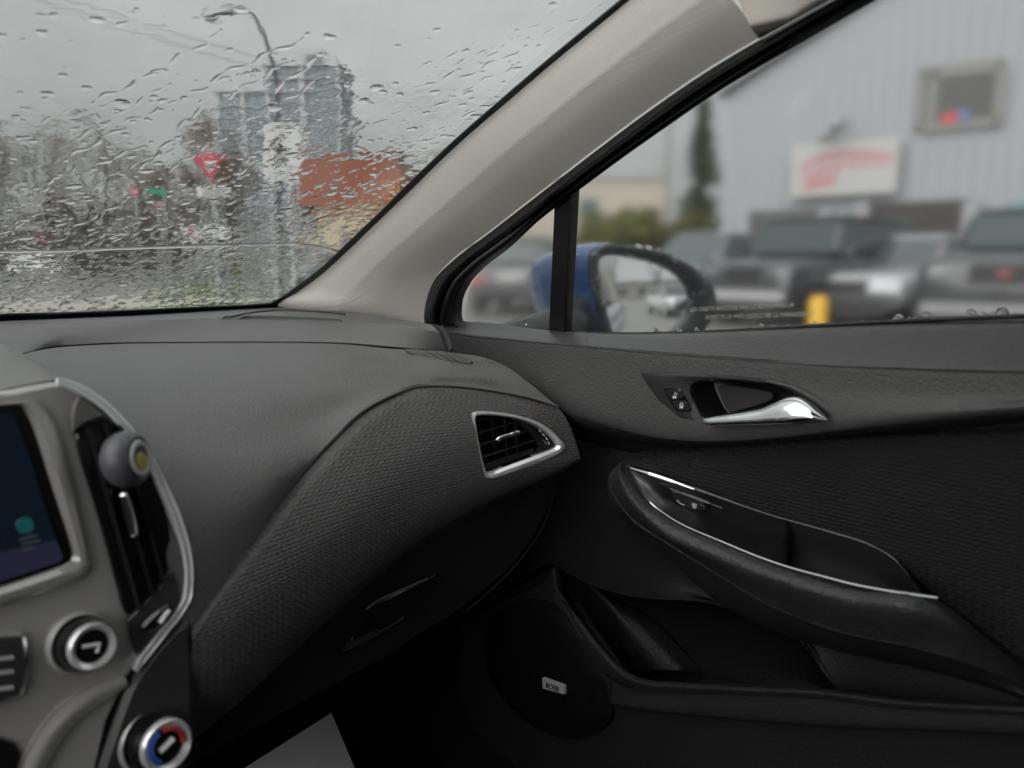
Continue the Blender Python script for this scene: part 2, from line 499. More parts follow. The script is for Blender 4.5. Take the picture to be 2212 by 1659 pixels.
# dotted fade of the band at the far left
mb = MB()
for i in range(46):
    for j in range(3):
        u = -60 + i * 4.6; v = 683.2 - i * .12 * 1.0 - j * 3.4 + (i % 2) * 0
        p, s = ws_hit(u + (j % 2) * 2.3, v); p = p + (CAM - p) * .005
        r_ = (.0011, .0008, .0005)[j]
        mb.v.extend([]); q = [p + RT * r_ * math.cos(a) * 1.1 + UP * r_ * math.sin(a) * .9 for a in np.linspace(0, 2*math.pi, 7)[:-1]]
        mb.add(q, [tuple(range(6))])
mb.build('band_dots', frit, car, kind='stuff')

# ---- A pillar: cloth trim between windscreen and door opening
A = np.array([on_ws([p], .012)[0] for p in [(600, 663), (604, 656), (650, 627), (700, 589), (760, 534), (830, 467), (900, 399), (1000, 304), (1100, 218), (1200, 133), (1300, 51), (1400, -31), (1500, -111)]])
Bpx = [(917, 697), (916, 680), (922, 645), (940, 600), (972, 565), (1060, 497), (1180, 404), (1300, 311), (1420, 222), (1540, 141), (1640, 82)]
B = con('pl', Bpx, SW(.9745))
A_, B_ = crs(A, 60), crs(B, 60)
def between(t, push):
    q = A_*(1-t) + B_*t; c_ = CAM - q; c_ /= np.linalg.norm(c_, axis=1, keepdims=True); return q + c_*push
pv = loft([A_, between(.2, .0125), between(.36, .0190), between(.41, .0206), between(.46, .0206), between(.62, .0185), between(.8, .0125), B_ + (CAM - B_)*.005], 150, 8)
grid_obj('windscreen_pillar', pv, m_pillar, car, thick=.003)
# lower trim lip of the pillar (the S-shaped seam near its foot)
seam = [P(u, v, d=np.interp(u, [600, 700, 800, 870], [1.195, 1.135, 1.045, .985]) - .005) for u, v in [(625, 661), (660, 662), (700, 662), (740, 656), (768, 646), (785, 636)]]
m_pillar_seam = M('pillar_seam_trim', (.5, .47, .43), .9)
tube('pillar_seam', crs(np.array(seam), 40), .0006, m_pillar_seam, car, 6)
# fabric-covered roof rail beyond the seam
hA = np.vstack([con('d', [(1592, -5, .625), (1640, -60, .61)]), [[.50, .17, 1.345], [.49, -.1, 1.375], [.49, -.5, 1.38], [.49, -1.2, 1.37]]])
hM = np.vstack([con('d', [(1606, 25, .600), (1680, 8, .585)]), [[.535, .15, 1.315], [.53, -.1, 1.345], [.53, -.5, 1.355], [.53, -1.2, 1.345]]])
hM2 = np.vstack([con('d', [(1622, 60, .592), (1690, 48, .578), (1790, -10, .56)]), [[.562, .05, 1.29], [.553, -.1, 1.312], [.55, -.5, 1.325], [.55, -1.2, 1.318]]])
hB = np.vstack([con('pl', [(1641, 84), (1700, 52), (1800, -3)], SW(.9725)), [[.590, .05, 1.272], [.584, -.1, 1.288], [.58, -.5, 1.30], [.582, -1.2, 1.292]]])
# push the rail's start just proud of the pillar end
rv = loft([hA, hM, hM2, hB], 50, 12)
rv = rv + (CAM - rv) * .006
grid_obj('roof_rail', rv, m_head, car, thick=.004)
# ---- black seal round the door opening
C = con('pl', [(1006, 704), (1000, 690), (999, 655), (1012, 618), (1042, 582), (1100, 536), (1190, 453), (1240, 413), (1300, 371), (1400, 300), (1500, 230), (1600, 164), (1700, 99), (1800, 37), (1900, -25), (2000, -88)], SW(.997))
B2 = con('pl', [(917, 702), (916, 684), (922, 645), (940, 602), (974, 567), (1060, 501), (1180, 408), (1240, 362), (1300, 316), (1420, 227), (1540, 146), (1640, 86), (1700, 53), (1800, -2), (1900, -55), (2000, -108)], SW(.971))
S1 = con('pl', [(938, 704), (936, 686), (943, 650), (960, 610), (992, 575), (1075, 512), (1188, 423), (1246, 377), (1305, 333), (1424, 243), (1542, 162), (1640, 103), (1700, 68), (1800, 11), (1900, -45), (2000, -99)], SW(.962))
S2 = con('pl', [(952, 704), (950, 688), (958, 652), (975, 613), (1008, 577), (1085, 518), (1190, 433), (1247, 390), (1306, 345), (1420, 262), (1540, 178), (1640, 117), (1700, 82), (1800, 22), (1900, -36), (2000, -94)], SW(.980))
grid_obj('door_opening_seal', loft([B2, S1, S2], 160, 8), m_rubber, car, thick=.003)
S3 = S2 + (S2 - CAM) * .004
S4 = con('pl', [(985, 704), (978, 690), (978, 655), (992, 616), (1024, 580), (1092, 528), (1190, 444), (1243, 402), (1303, 358), (1410, 281), (1520, 205), (1620, 141), (1700, 92), (1800, 31), (1900, -29), (2000, -90)], SW(.978))
grid_obj('window_frame', loft([S3, S4, C], 160, 8), m_satin, car, thick=.008)

# ---- passenger door (part) with its own pieces
D0 = con('x', [(900, 690), (938, 701), (1010, 695), (1185, 713), (1322, 721), (1451, 720), (1646, 711), (1760, 704), (1936, 694), (2212, 683), (2500, 670)], .702)
D1 = con('x', [(905, 696), (944, 707), (1050, 712), (1190, 722), (1322, 730), (1451, 731), (1646, 726), (1760, 722), (1936, 716), (2212, 709), (2500, 700)], .686)
D2 = con('x', [(920, 702), (958, 714), (1100, 731), (1207, 741), (1383, 757), (1500, 765), (1640, 775), (1760, 781), (1936, 785), (2212, 788), (2500, 790)], .664)
D2b = con('x', [(925, 708), (961, 720), (1100, 738), (1207, 748), (1383, 764), (1500, 773), (1640, 784), (1760, 793), (1936, 802), (2212, 812), (2500, 816)], .6625)
D3 = con('x', [(940, 745), (972, 757), (1070, 770), (1207, 781), (1383, 797), (1500, 808), (1640, 822), (1760, 836), (1936, 850), (2212, 858), (2500, 862)], .661)
D4 = con('x', [(1010, 810), (1060, 830), (1150, 852), (1240, 880), (1392, 926), (1531, 938), (1670, 932), (1809, 918), (1994, 900), (2212, 882), (2500, 862)], .657)
D5 = con('x', [(1030, 840), (1070, 855), (1150, 880), (1240, 908), (1392, 944), (1531, 955), (1670, 949), (1809, 935), (1994, 917), (2212, 898), (2500, 880)], .671)
D6 = con('x', [(1030, 856), (1070, 870), (1150, 896), (1240, 924), (1392, 958), (1531, 970), (1670, 963), (1809, 949), (1994, 931), (2212, 912), (2500, 892)], .715)
esc_px = [(1383, 808), (1390, 803), (1508, 808), (1590, 812), (1644, 817), (1693, 824), (1753, 848), (1802, 884), (1823, 902), (1821, 908), (1808, 911), (1700, 917), (1549, 923), (1494, 925), (1478, 920), (1464, 911), (1424, 865)]
cup_px = [(1484, 824), (1560, 819), (1640, 825), (1690, 834), (1740, 862), (1768, 890), (1780, 907), (1700, 912), (1620, 916), (1545, 918), (1522, 908), (1500, 875)]
door = grid_obj('passenger_door', loft([D0, D1, D2, D2b, D3, D4, D5, D6], 220, 16), m_door, car, thick=.002, hole=cup_px)
# belt seal along the glass
tube('belt_seal', crs(con('pl', [(1003, 697), (1185, 713), (1322, 721), (1451, 720), (1646, 711), (1760, 704), (1936, 694), (2212, 683), (2500, 670)], SW(.9975)), 80), .0022, m_rubber, door, 6)
# window division bar, side glass
bar = np.array([P(u, v, pl=SW(.992)) for u, v in [(1196, 430), (1238, 398), (1222, 720), (1184, 717)]])
slab('window_bar', bar, m_satin, door, thick=.012, bevel=.002)
bar2 = np.array([P(u, v, pl=SW(.9915)) for u, v in [(1231, 408), (1237, 404), (1222, 716), (1216, 717)]])
slab('window_bar_lip', bar2, m_rubber, door, thick=.008, bevel=.001, rise=.002)
oc = C[np.argsort(C[:, 1])]
gy = np.linspace(-.55, oc[-1, 1] + .004, 60)
gtop = np.minimum(1.40, np.interp(gy, oc[:, 1], oc[:, 2]) + .007); gtop[gy < oc[0, 1]] = np.minimum(1.40, oc[0, 2] + (oc[0, 1] - gy[gy < oc[0, 1]]) * .35)
GY = np.repeat(gy[None], 12, 0); GZ = .90 + (gtop - .90)[None] * np.linspace(0, 1, 12)[:, None]
grid_obj('side_window', np.stack([1.004 - .3*GZ, GY, GZ], -1), m_sglass, door, thick=.003)
# escutcheon with recess, lever, lock buttons
pe = lambda u, v: P(u, v, x=.6590)
esc = np.array([pe(*q) for q in esc_px]); cupo = np.array([pe(*q) for q in cup_px])
m_esc = M('handle_surround_plastic', (.028, .0275, .0285), .42, bump='noise', bscale=900, bstr=.08)
ring('handle_surround', esc, cupo, m_esc, door, n=160, height=.0022, depth=.004)
cc = cupo.mean(0)
rows = [crs(cupo, 90, True) + np.array([.0005, 0, 0])]
for s, dx in ((.97, .006), (.93, .020), (.85, .034), (.6, .040), (.25, .042), (.02, .042)):
    q = cc + (crs(cupo, 90, True) - cc) * s; q[:, 0] += dx; rows.append(q)
grid_obj('handle_cup', np.array(rows), m_satin, door, closed_u=True)
bk = np.array([P(u, v, x=.690) for u, v in [(1543, 829), (1600, 836), (1669, 847), (1671, 855), (1664, 868), (1610, 884), (1572, 893), (1560, 866)]])
slab('cup_liner', bk, M('liner_rubber', (.045, .044, .045), .7, bump='noise', bscale=60, bstr=.2, bdist=.002, var=.15), door, thick=.003, bevel=.001, smooth_n=40)
# chrome lever as a lofted bar: top edge, ridge, bottom edge
hp = np.array([(1522, 907.5, 6), (1530, 908, 9), (1562, 906, 12.5), (1610, 902.5, 16), (1645, 898.5, 19.5), (1672, 892, 25), (1695, 887, 29), (1718, 886, 28.5), (1742, 890, 21.5), (1764, 897, 12.5), (1780, 904, 5), (1787, 907, 1.5)])
hq = crs(hp, 70)
rows = []
for u, v, hh in hq:
    c_ = P(u, v, x=.646); sc_ = ((c_ - CAM) @ FW) / F; r_ = hh*sc_; dd = .0075 * min(1, hh/14)
    rows.append(np.array([c_ + np.array([0, 0, 1.0])*r_*np.sign(math.sin(a_))*abs(math.sin(a_))**.8 + np.array([-1.0, 0, 0])*(dd*np.sign(math.cos(a_))*abs(math.cos(a_))**.8 - .35*r_*math.sin(a_)*1.0) for a_ in np.linspace(0, 2*math.pi, 41)[:-1]]))
grid_obj('door_handle', np.array(rows), m_chrome, door, closed_u=True)
bz = [(1431, 841), (1436, 838), (1464, 838), (1472, 844), (1494, 884), (1492, 890), (1470, 891), (1457, 886)]
slab('lock_button_frame', [P(u, v, x=.6563) for u, v in bz], m_gloss, door, thick=.003, bevel=.0008, smooth_n=48)
b1 = [(1436, 842), (1464, 841), (1470, 847), (1480, 862), (1448, 862), (1437, 846)]
b2 = [(1449, 865), (1482, 865), (1491, 884), (1489, 888), (1470, 888), (1459, 883)]
for b_, ic in ((b1, 0), (b2, 1)):
    o_ = slab('lock_button', [P(u, v, x=.6553) for u, v in b_], m_satin, door, thick=.002, bevel=.0007, smooth_n=40)
    cu, cv = ((1457, 855), (1472, 876))[ic]
    mb = MB(); xx = .6544
    def pq(u, v): return P(u, v, x=xx)
    mb.add([pq(cu-4, cv), pq(cu+4, cv), pq(cu+4, cv+6), pq(cu-4, cv+6)], [(0, 1, 2, 3)])
    sh = [(-3, 0), (-3, -3), (-1.5, -5), (1.5, -5), (3, -3), (3, 0)] if ic else [(0, -2), (0, -4), (1.5, -6), (3.5, -6), (5, -4), (5, -1)]
    mb.tube([pq(cu+a, cv+b) for a, b in sh], .0005, 5)
    mb.build('lock_mark', m_white, door)
# ---- woven insert, armrest, switch panel, pocket
I0 = con('x', [(1332, 1003), (1362, 986), (1429, 970), (1577, 959), (1809, 945), (2212, 933), (2500, 925)], .706)
I1 = con('x', [(1338, 1005), (1372, 995), (1440, 984), (1590, 974), (1815, 962), (2212, 952), (2500, 945)], .684)
I2 = con('x', [(1342, 1008), (1420, 1012), (1520, 1030), (1680, 1050), (1900, 1085), (2212, 1140), (2500, 1180)], .672)
I3 = con('x', [(1344, 1010), (1425, 1027), (1500, 1050), (1670, 1108), (1900, 1175), (2212, 1260), (2500, 1330)], .672)
I4 = con('x', [(1346, 1012), (1430, 1034), (1500, 1058), (1670, 1118), (1890, 1185), (2060, 1310), (2480, 1640)], .684)
iv = loft([I0, I1, I2, I3, I4], 420, 90)
def weave(V, ax, rowp, cellp, amp, tilt=0.0):
    along = (V @ ax); up = V[..., 2] + tilt * along
    a0 = up / rowp; b0 = along / cellp
    a = a0 + .16 * np.sin(2*np.pi*b0)
    row = np.floor(a); fa = a - row; fb = (b0 + .5 * (row % 2)) % 1
    return amp * (np.sqrt(np.clip(1 - (2*fa-1)**2, 0, 1)) * (.55 + .45 * (1 - (2*fb-1)**2)))
grid_obj('door_insert', iv, m_fabric, door, disp=weave(iv, np.array([0, -1.0, 0]), .0036, .0070, .0019))
A0 = con('x', [(1356, 1003), (1362, 1022), (1378, 1052), (1398, 1080), (1440, 1115), (1560, 1172), (1700, 1226), (1850, 1266), (2012, 1290, .606), (2050, 1312, .615), (2120, 1370, .635), (2215, 1452, .662)], .604)
Aa = con('x', [(1347, 1000), (1350, 1024), (1366, 1058), (1388, 1088), (1432, 1126), (1552, 1184), (1694, 1239), (1846, 1280), (2008, 1306, .597), (2052, 1330, .606), (2124, 1388, .628), (2220, 1466, .660)], .594)
A1 = con('x', [(1336, 1004), (1334, 1032), (1350, 1070), (1376, 1102), (1420, 1145), (1540, 1208), (1686, 1266), (1840, 1312), (2000, 1338, .592), (2056, 1358, .601), (2130, 1410, .624), (2226, 1480, .658)], .590)
A2 = con('x', [(1322, 1016), (1318, 1040), (1332, 1078), (1362, 1116), (1438, 1169), (1531, 1227), (1670, 1308), (1809, 1360), (1990, 1400, .604), (2060, 1420, .609), (2140, 1450, .626), (2234, 1494, .657)], .603)
A2b = con('x', [(1321, 1017), (1317, 1042), (1331, 1081), (1361, 1119), (1436, 1172), (1529, 1230), (1668, 1312), (1808, 1364), (1990, 1404, .609), (2060, 1424, .614), (2140, 1454, .630), (2236, 1498, .659)], .608)
A3 = con('x', [(1315, 1030), (1312, 1054), (1322, 1092), (1370, 1142), (1445, 1205), (1563, 1306), (1670, 1358), (1809, 1400), (1980, 1436), (2060, 1456), (2140, 1480), (2240, 1516)], .650)
A4 = con('x', [(1320, 1036), (1318, 1060), (1330, 1098), (1378, 1148), (1452, 1211), (1572, 1312), (1676, 1366), (1812, 1408), (1984, 1446), (2064, 1466), (2144, 1490), (2244, 1526)], .70)
grid_obj('armrest', loft([A0, Aa, A1, A2], 160, 10), m_arm, door, thick=.002)
grid_obj('armrest_underside', loft([A2b, A3, A4], 160, 10), m_arm, door, thick=.002)
# bright strips
def ribbon(name, pts, wd, mat, par, off=0.0):
    c = crs(con('x', pts), 70); k = np.linspace(0, 1, 70)
    ww = np.interp(k, np.linspace(0, 1, len(wd)), wd)
    tube(name, c, ww, mat, par, 8)
ribbon('bright_strip', [(1360, 1010, .668), (1430, 1031, .670), (1500, 1055, .671), (1670, 1114, .671), (1800, 1151, .671), (1880, 1177, .671), (1930, 1206, .670), (1965, 1245, .66), (1995, 1285, .63)], [.0034, .0038, .0026, .0013, .0012, .0016, .0011, .0008], m_gloss, door)
chs = [(1362, 1011, .664), (1400, 1022, .664), (1440, 1035, .665), (1500, 1057, .666)]
ribbon('chrome_strip', chs, [.0012, .0030, .0028, .0008], m_chrome, door)
ribbon('chrome_strip', [(1358, 1004, .6035), (1363, 1022, .6025), (1379, 1052, .6025), (1399, 1080, .6025), (1441, 1114, .6025), (1560, 1171, .6020), (1700, 1225, .6010), (1780, 1247, .6000), (1850, 1265, .5985), (1940, 1281, .5985), (2026, 1293, .6000)], [.0006, .0007, .0009, .0011, .0013, .0013], m_chrome, door)
U = con('x', [(1364, 1012), (1430, 1034), (1500, 1058), (1580, 1086), (1670, 1118), (1676, 1121)], .668)
Lw = con('x', [(1366, 1022), (1399, 1078), (1441, 1112), (1540, 1160), (1623, 1194), (1632, 1198)], .606)
Mw = (crs(U, 6) + crs(Lw, 6)) / 2 - np.array([0, 0, .005])
grid_obj('switch_panel', loft([U, Mw, Lw], 60, 8), M('switch_panel_plastic', (.012, .012, .012), .3, bump='noise', bscale=900, bstr=.08), door, thick=.002)
# pull cup behind the switch panel
U2 = con('x', [(1676, 1119), (1740, 1134), (1800, 1152), (1880, 1178), (1930, 1207), (1965, 1246), (1996, 1286)], .671)
L2 = con('x', [(1630, 1197), (1700, 1225), (1775, 1248), (1850, 1265), (1910, 1276), (1970, 1286), (2028, 1293)], .606)
q1 = crs(U2, 8); q2 = crs(L2, 8)
def dn(q, z, x): 
    q = q.copy(); q[:, 2] -= z; q[:, 0] += x; return q
pc = [q1, dn(q1*.9+q2*.1, .030, .004), dn(q1*.6+q2*.4, .040, 0), dn(q1*.3+q2*.7, .036, 0), dn(q1*.06+q2*.94, .018, 0), q2]
for r_ in range(1, 5):
    pc[r_][-1] = pc[r_][-1]*.25 + pc[0][-1]*.75*0 + (q1[-1]*(1-r_/5)+q2[-1]*r_/5)*.75
    pc[r_][0][2] = pc[r_][0][2]
grid_obj('pull_cup', loft(pc, 80, 8), M('cup_plastic', (.009, .009, .0095), .6, spec=.2), door, thick=.002)
endw = np.array([P(u, v, x=xx_) for u, v, xx_ in [(1673, 1120, .668), (1652, 1158, .636), (1628, 1197, .607), (1650, 1245, .607), (1700, 1240, .65), (1706, 1180, .668)]])
grid_obj('cup_wall', loft([con('x', [(1672, 1119, .667), (1652, 1158, .637), (1630, 1197, .607)]), con('x', [(1700, 1128, .667), (1694, 1175, .645), (1690, 1222, .615)]), con('x', [(1708, 1160, .667), (1702, 1200, .645), (1700, 1250, .62)])], 20, 8), m_satin, door, thick=.001)
# window switch
sw = [P(u, v, x=.640) for u, v in [(1445, 1056), (1500, 1076), (1527, 1094), (1530, 1104), (1500, 1106), (1470, 1096), (1448, 1076)]]
slab('window_switch', sw, m_gloss, door, thick=.006, bevel=.002, smooth_n=40)
tube('switch_highlight', crs(con('x', [(1446, 1055), (1480, 1067), (1520, 1082), (1560, 1098)], .6385), 24), [.0006]*6+[.0012]*12+[.0004]*6, M('switch_highlight_grey', (.09, .09, .09), .2), door, 6)  # highlight line along the switch, drawn as a paler tube
mb = MB(); 
for a, b in (((-5, -4), (4, -2)), ((4, -2), (3, 5)), ((3, 5), (-2, 5)), ((-2, 5), (-5, -4)), ((-1, -2), (0, 3))):
    mb.tube([P(1500+a[0], 1092+a[1], x=.633), P(1500+b[0], 1092+b[1], x=.633)], .0005, 5)
mb.build('window_mark', m_white, door)
tube('switch_highlight', crs(con('x', [(1462, 1080), (1470, 1088), (1478, 1091)], .637), 10), .0006, m_greyprint_glint, door, 5)  # second painted highlight, a short pale tube on the switch

# lower door
J0 = con('x', [(985, 905), (1100, 915), (1250, 950), (1400, 985), (1700, 1000), (2212, 1010), (2500, 1010)], .716)
J1 = con('x', [(985, 990), (1150, 1000), (1260, 1010), (1330, 1030), (1600, 1150), (2212, 1300), (2500, 1350)], .703)
J2 = con('x', [(985, 1160), (1150, 1130), (1270, 1140), (1400, 1200), (1640, 1330), (2212, 1420), (2500, 1460)], .695)
J3 = con('x', [(985, 1335), (1100, 1275), (1203, 1221), (1268, 1259), (1342, 1283), (1560, 1307), (1700, 1350), (1812, 1490), (2212, 1522), (2500, 1540)], .684)
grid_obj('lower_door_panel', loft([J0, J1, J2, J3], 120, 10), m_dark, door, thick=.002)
m_pocket = M('pocket_plastic', (.009, .009, .0095), .5, spec=.2, bump='leather', bscale=420, bstr=.4, bdist=.0009, var=.1)
K0 = con('x', [(1204, 1222), (1268, 1260), (1342, 1284), (1560, 1308), (1700, 1350), (1812, 1488)], .684)
K1 = con('x', [(1204, 1226), (1262, 1266), (1340, 1296), (1558, 1330), (1690, 1380), (1808, 1492)], .716)
K2 = con('x', [(1206, 1240), (1262, 1300), (1345, 1370), (1480, 1420), (1650, 1450), (1800, 1500)], .722)
K3 = con('x', [(1210, 1280), (1275, 1380), (1390, 1490), (1500, 1520), (1650, 1530), (1800, 1540)], .700)
K4 = con('x', [(1215, 1300), (1275, 1400), (1390, 1510), (1500, 1530), (1650, 1540), (1800, 1550)], .64)
grid_obj('map_pocket', loft([K0, K1, K2, K3, K4], 80, 10), m_pocket, door, thick=.002)
rg = [con('x', [(1208, 1226), (1246, 1246), (1290, 1286), (1330, 1345), (1362, 1400), (1392, 1450)], .690),
      con('x', [(1210, 1232), (1262, 1256), (1318, 1292), (1365, 1340), (1410, 1390), (1460, 1448)], .698),
      con('x', [(1212, 1236), (1280, 1268), (1350, 1300), (1410, 1340), (1460, 1390), (1520, 1455)], .717)]
rg.insert(0, con('x', [(1204, 1228), (1226, 1252), (1262, 1310), (1300, 1372), (1340, 1430), (1372, 1470)], .708))
grid_obj('pocket_wall', loft(rg, 60, 8), m_pocket, door, thick=.002)
lipc = [(1201, 1223), (1205, 1262), (1225, 1300), (1262, 1350), (1300, 1398), (1335, 1436), (1370, 1460), (1410, 1471), (1460, 1474), (1600, 1481), (1815, 1493), (1900, 1505), (2212, 1525), (2500, 1545)]
lx = [.680, .668, .655, .643, .635, .629, .626, .625, .624, .624, .624, .624, .624, .624]
q0 = np.array([P(u, v - 2, x=a + .014) for (u, v), a in zip(lipc, lx)])
q1 = np.array([P(u, v, x=a + .003) for (u, v), a in zip(lipc, lx)])
q2 = np.array([P(u - 4 - 4*(i < 6), v + 9, x=a - .003) for i, ((u, v), a) in enumerate(zip(lipc, lx))])
q3 = np.array([P(u - 10 - 8*(i < 6), v + 22, x=a) for i, ((u, v), a) in enumerate(zip(lipc, lx))])
T1 = con('x', [(1000, 1345, .70), (1050, 1330, .69), (1100, 1345, .68), (1160, 1390, .668), (1210, 1430, .655), (1260, 1475, .643), (1300, 1505, .635), (1345, 1522, .629), (1400, 1531, .626), (1541, 1545, .625), (1818, 1567, .625), (1950, 1572, .625), (2212, 1583, .625), (2500, 1598, .625)])
T2 = con('x', [(1000, 1400, .70), (1050, 1420, .69), (1100, 1450, .678), (1160, 1480, .666), (1210, 1505, .656), (1260, 1525, .648), (1300, 1538, .642), (1345, 1550, .638), (1400, 1560, .636), (1541, 1574, .636), (1818, 1594, .636), (1950, 1600, .636), (2212, 1612, .636), (2500, 1628, .636)])
T3 = con('x', [(960, 1690, .70), (1010, 1700, .69), (1080, 1720, .68), (1160, 1740, .672), (1210, 1750, .665), (1260, 1760, .66), (1300, 1770, .66), (1345, 1775, .66), (1400, 1780, .66), (1541, 1790, .66), (1818, 1800, .66), (1950, 1800, .66), (2212, 1810, .66), (2500, 1820, .66)])
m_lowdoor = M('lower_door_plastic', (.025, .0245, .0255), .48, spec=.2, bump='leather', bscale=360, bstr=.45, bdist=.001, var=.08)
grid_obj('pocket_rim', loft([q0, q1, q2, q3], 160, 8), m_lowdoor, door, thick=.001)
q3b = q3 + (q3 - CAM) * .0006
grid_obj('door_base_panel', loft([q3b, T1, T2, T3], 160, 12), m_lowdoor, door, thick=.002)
ridge = con('x', [(1000, 1330, .70), (1080, 1288, .69), (1150, 1250, .682), (1203, 1222, .680)])
ridge2 = con('x', [(1000, 1350, .70), (1080, 1345, .685), (1150, 1360, .676), (1215, 1300, .668)])
grid_obj('speaker_pod', loft([ridge, ridge2], 40, 10), m_dark, door, thick=.002)
spk = [(1042, 1400), (1060, 1335), (1120, 1300), (1200, 1318), (1262, 1390), (1312, 1470), (1318, 1540), (1270, 1592), (1190, 1590), (1100, 1530), (1056, 1465)]
m_grille = M('speaker_mesh', (.006, .006, .0065), .55, spec=.2, bump='cloth', bscale=380, bstr=.8, bdist=.001)
spko = crs(np.array([P(u, v, x=np.interp(u, [1040, 1320], [.672, .630])) for u, v in spk]), 80, True)
slab('speaker_grille', spko, m_grille, door, thick=.01, bevel=.003, dome=.004)
bd = np.array([P(u, v, x=.6355) for u, v in [(1172, 1464), (1219, 1481), (1220, 1500), (1173, 1487)]])
bd_o = slab('speaker_badge', bd, M('badge_metal', (.62, .60, .62), .35, metal=.3), door, thick=.0045, bevel=.0006, rise=.001)
bn = np.cross(bd[1]-bd[0], bd[3]-bd[0]); bn /= np.linalg.norm(bn); bn *= np.sign(bn @ (CAM-bd[0]))
text('badge_lettering', 'BOSE', bd[0]*.12+bd[1]*.0+bd[3]*.70+(bd[1]-bd[0])*.16+bd[0]*.18 + bn*.0022, bd[1]-bd[0], bd[0]-bd[3], .0094, m_gloss, door, shear=.3)

# ---- dashboard
def zc(pts, z): return con('z', pts, z)
r0 = zc([(40, 768), (60, 762), (130, 750), (230, 744), (400, 741.5), (560, 741), (730, 743), (861, 754), (963, 758)], .946)
r0b = zc([(44, 776), (64, 770), (134, 757), (233, 750), (402, 747), (562, 746), (732, 747), (862, 757), (965, 760)], .9455)
r1 = con('d', [(50, 815, .66), (105, 812, .70), (200, 806, .745), (300, 800, .785), (500, 793, .84), (700, 786, .878), (850, 780, .893), (960, 772, .885), (1040, 771, .885)])
r2 = con('d', [(90, 860, .58), (165, 852, .61), (230, 862, .645), (300, 868, .68), (500, 866, .75), (700, 838, .82), (850, 812, .865), (980, 795, .876), (1094, 792, .884)])
r3 = con('d', [(180, 950, .545), (250, 935, .57), (310, 945, .595), (380, 955, .625), (520, 950, .69), (680, 908, .775), (800, 848, .832), (950, 812, .866), (1149, 832, .88)])
r4 = con('d', [(300, 1140, .54), (370, 1110, .555), (410, 1105, .568), (450, 1095, .585), (560, 1040, .645), (680, 965, .735), (790, 877, .80), (930, 826, .858), (1185, 862, .878)])
r5 = con('d', [(330, 1390, .545), (395, 1358, .558), (410, 1350, .561), (437, 1310, .57), (546, 1165, .625), (636, 1042, .695), (720, 950, .752), (782, 892, .792), (848, 855, .825), (896, 836, .842), (949, 833, .856), (1058, 843, .871), (1167, 866, .876), (1205, 878, .876)])
r6 = con('d', [(335, 1396, .556), (400, 1364, .569), (415, 1356, .572), (442, 1316, .582), (551, 1171, .638), (641, 1048, .708), (725, 956, .764), (787, 898, .803), (852, 860, .835), (899, 841, .851), (949, 838, .864), (1058, 848, .878), (1167, 871, .883), (1207, 883, .882)])
dash = grid_obj('dashboard', loft([r0, r0b, r1, r2, r3, r4, r5, r6], 200, 14), m_dash, car, thick=.003)
# upper shelf under the windscreen
s0 = con('d', [(-80, 700, .97), (0, 694, 1.01), (150, 688, 1.06), (300, 681, 1.12), (450, 671, 1.18), (605, 661, 1.235), (700, 667, 1.17), (800, 680, 1.07), (880, 693, .99), (925, 700, .93), (950, 704, .90)])
s1 = con('d', [(-80, 712, .945), (0, 705, .985), (150, 698, 1.02), (365, 689, 1.065), (450, 686, 1.09), (548, 684, 1.11), (694, 689, 1.09), (780, 694, 1.045), (840, 698, .998), (905, 706, .938), (945, 715, .896)])
s1b = con('d', [(-80, 718, .925), (0, 711, .965), (150, 704, 1.005), (365, 695, 1.05), (450, 692, 1.075), (548, 690, 1.098), (694, 695, 1.078), (780, 700, 1.033), (840, 704, .986), (905, 711, .93), (950, 722, .889)])
s2 = zc([(-50, 777), (40, 764), (130, 746.5), (230, 740.5), (400, 738), (480, 737.5), (560, 737.5), (730, 739.5), (861, 750), (920, 755), (965, 758)], .9455)
grid_obj('dash_shelf', loft([s0, s1, s1b, s2], 140, 10), m_shelf, dash, thick=.003)
# speaker lid line in the shelf corner
tube('shelf_seam', crs(con('d', [(500, 687, 1.03), (530, 680, 1.05), (590, 673, 1.09), (680, 675, 1.065), (745, 681, 1.03)]) + np.array([0, 0, .0015]), 40), .0013, m_rubber, dash, 6)
# gap between dash end and door
gv = con('d', [(936, 702, .902), (958, 716, .885), (968, 735, .878), (975, 757, .874)])
tube('dash_end_gap', crs(gv + (CAM-gv)*.004, 30), [.0015]*5+[.0028]*20+[.0032]*5, m_rubber, dash, 8)
# corner defroster outlet
dg = [(866, 754), (890, 754), (960, 760), (1000, 770), (1022, 781), (1016, 786), (985, 784), (940, 779), (895, 769)]
def on_dash(u, v): return P(u, v, d=np.interp(u, [700, 866, 960, 1022], [.90, .908, .888, .881]) - .004)
dgo = np.array([on_dash(*q) for q in dg])
slab('defroster_grille', dgo, M('grille_grey', (.10, .10, .10), .5), dash, thick=.004, bevel=.001, smooth_n=60)
for (a, b) in (((905, 757), (940, 775)), ((925, 758), (958, 777)), ((945, 760), (974, 779)), ((962, 763), (988, 780))):
    q = [on_dash(a[0], a[1]), on_dash(a[0]+11, a[1]+1.5), on_dash(b[0]+11, b[1]+1.2), on_dash(b[0], b[1])]
    slab('grille_slot', np.array(q) + (CAM-np.array(q))*.004, m_shelf, dash, thick=.002, bevel=.0005)
text('airbag_lettering', 'AIRBAG', P(1018, 826, d=.8605), RT*1.0 - UP*.12 , UP, .0088, M('embossed_plastic', (.085, .084, .085), .5), dash)

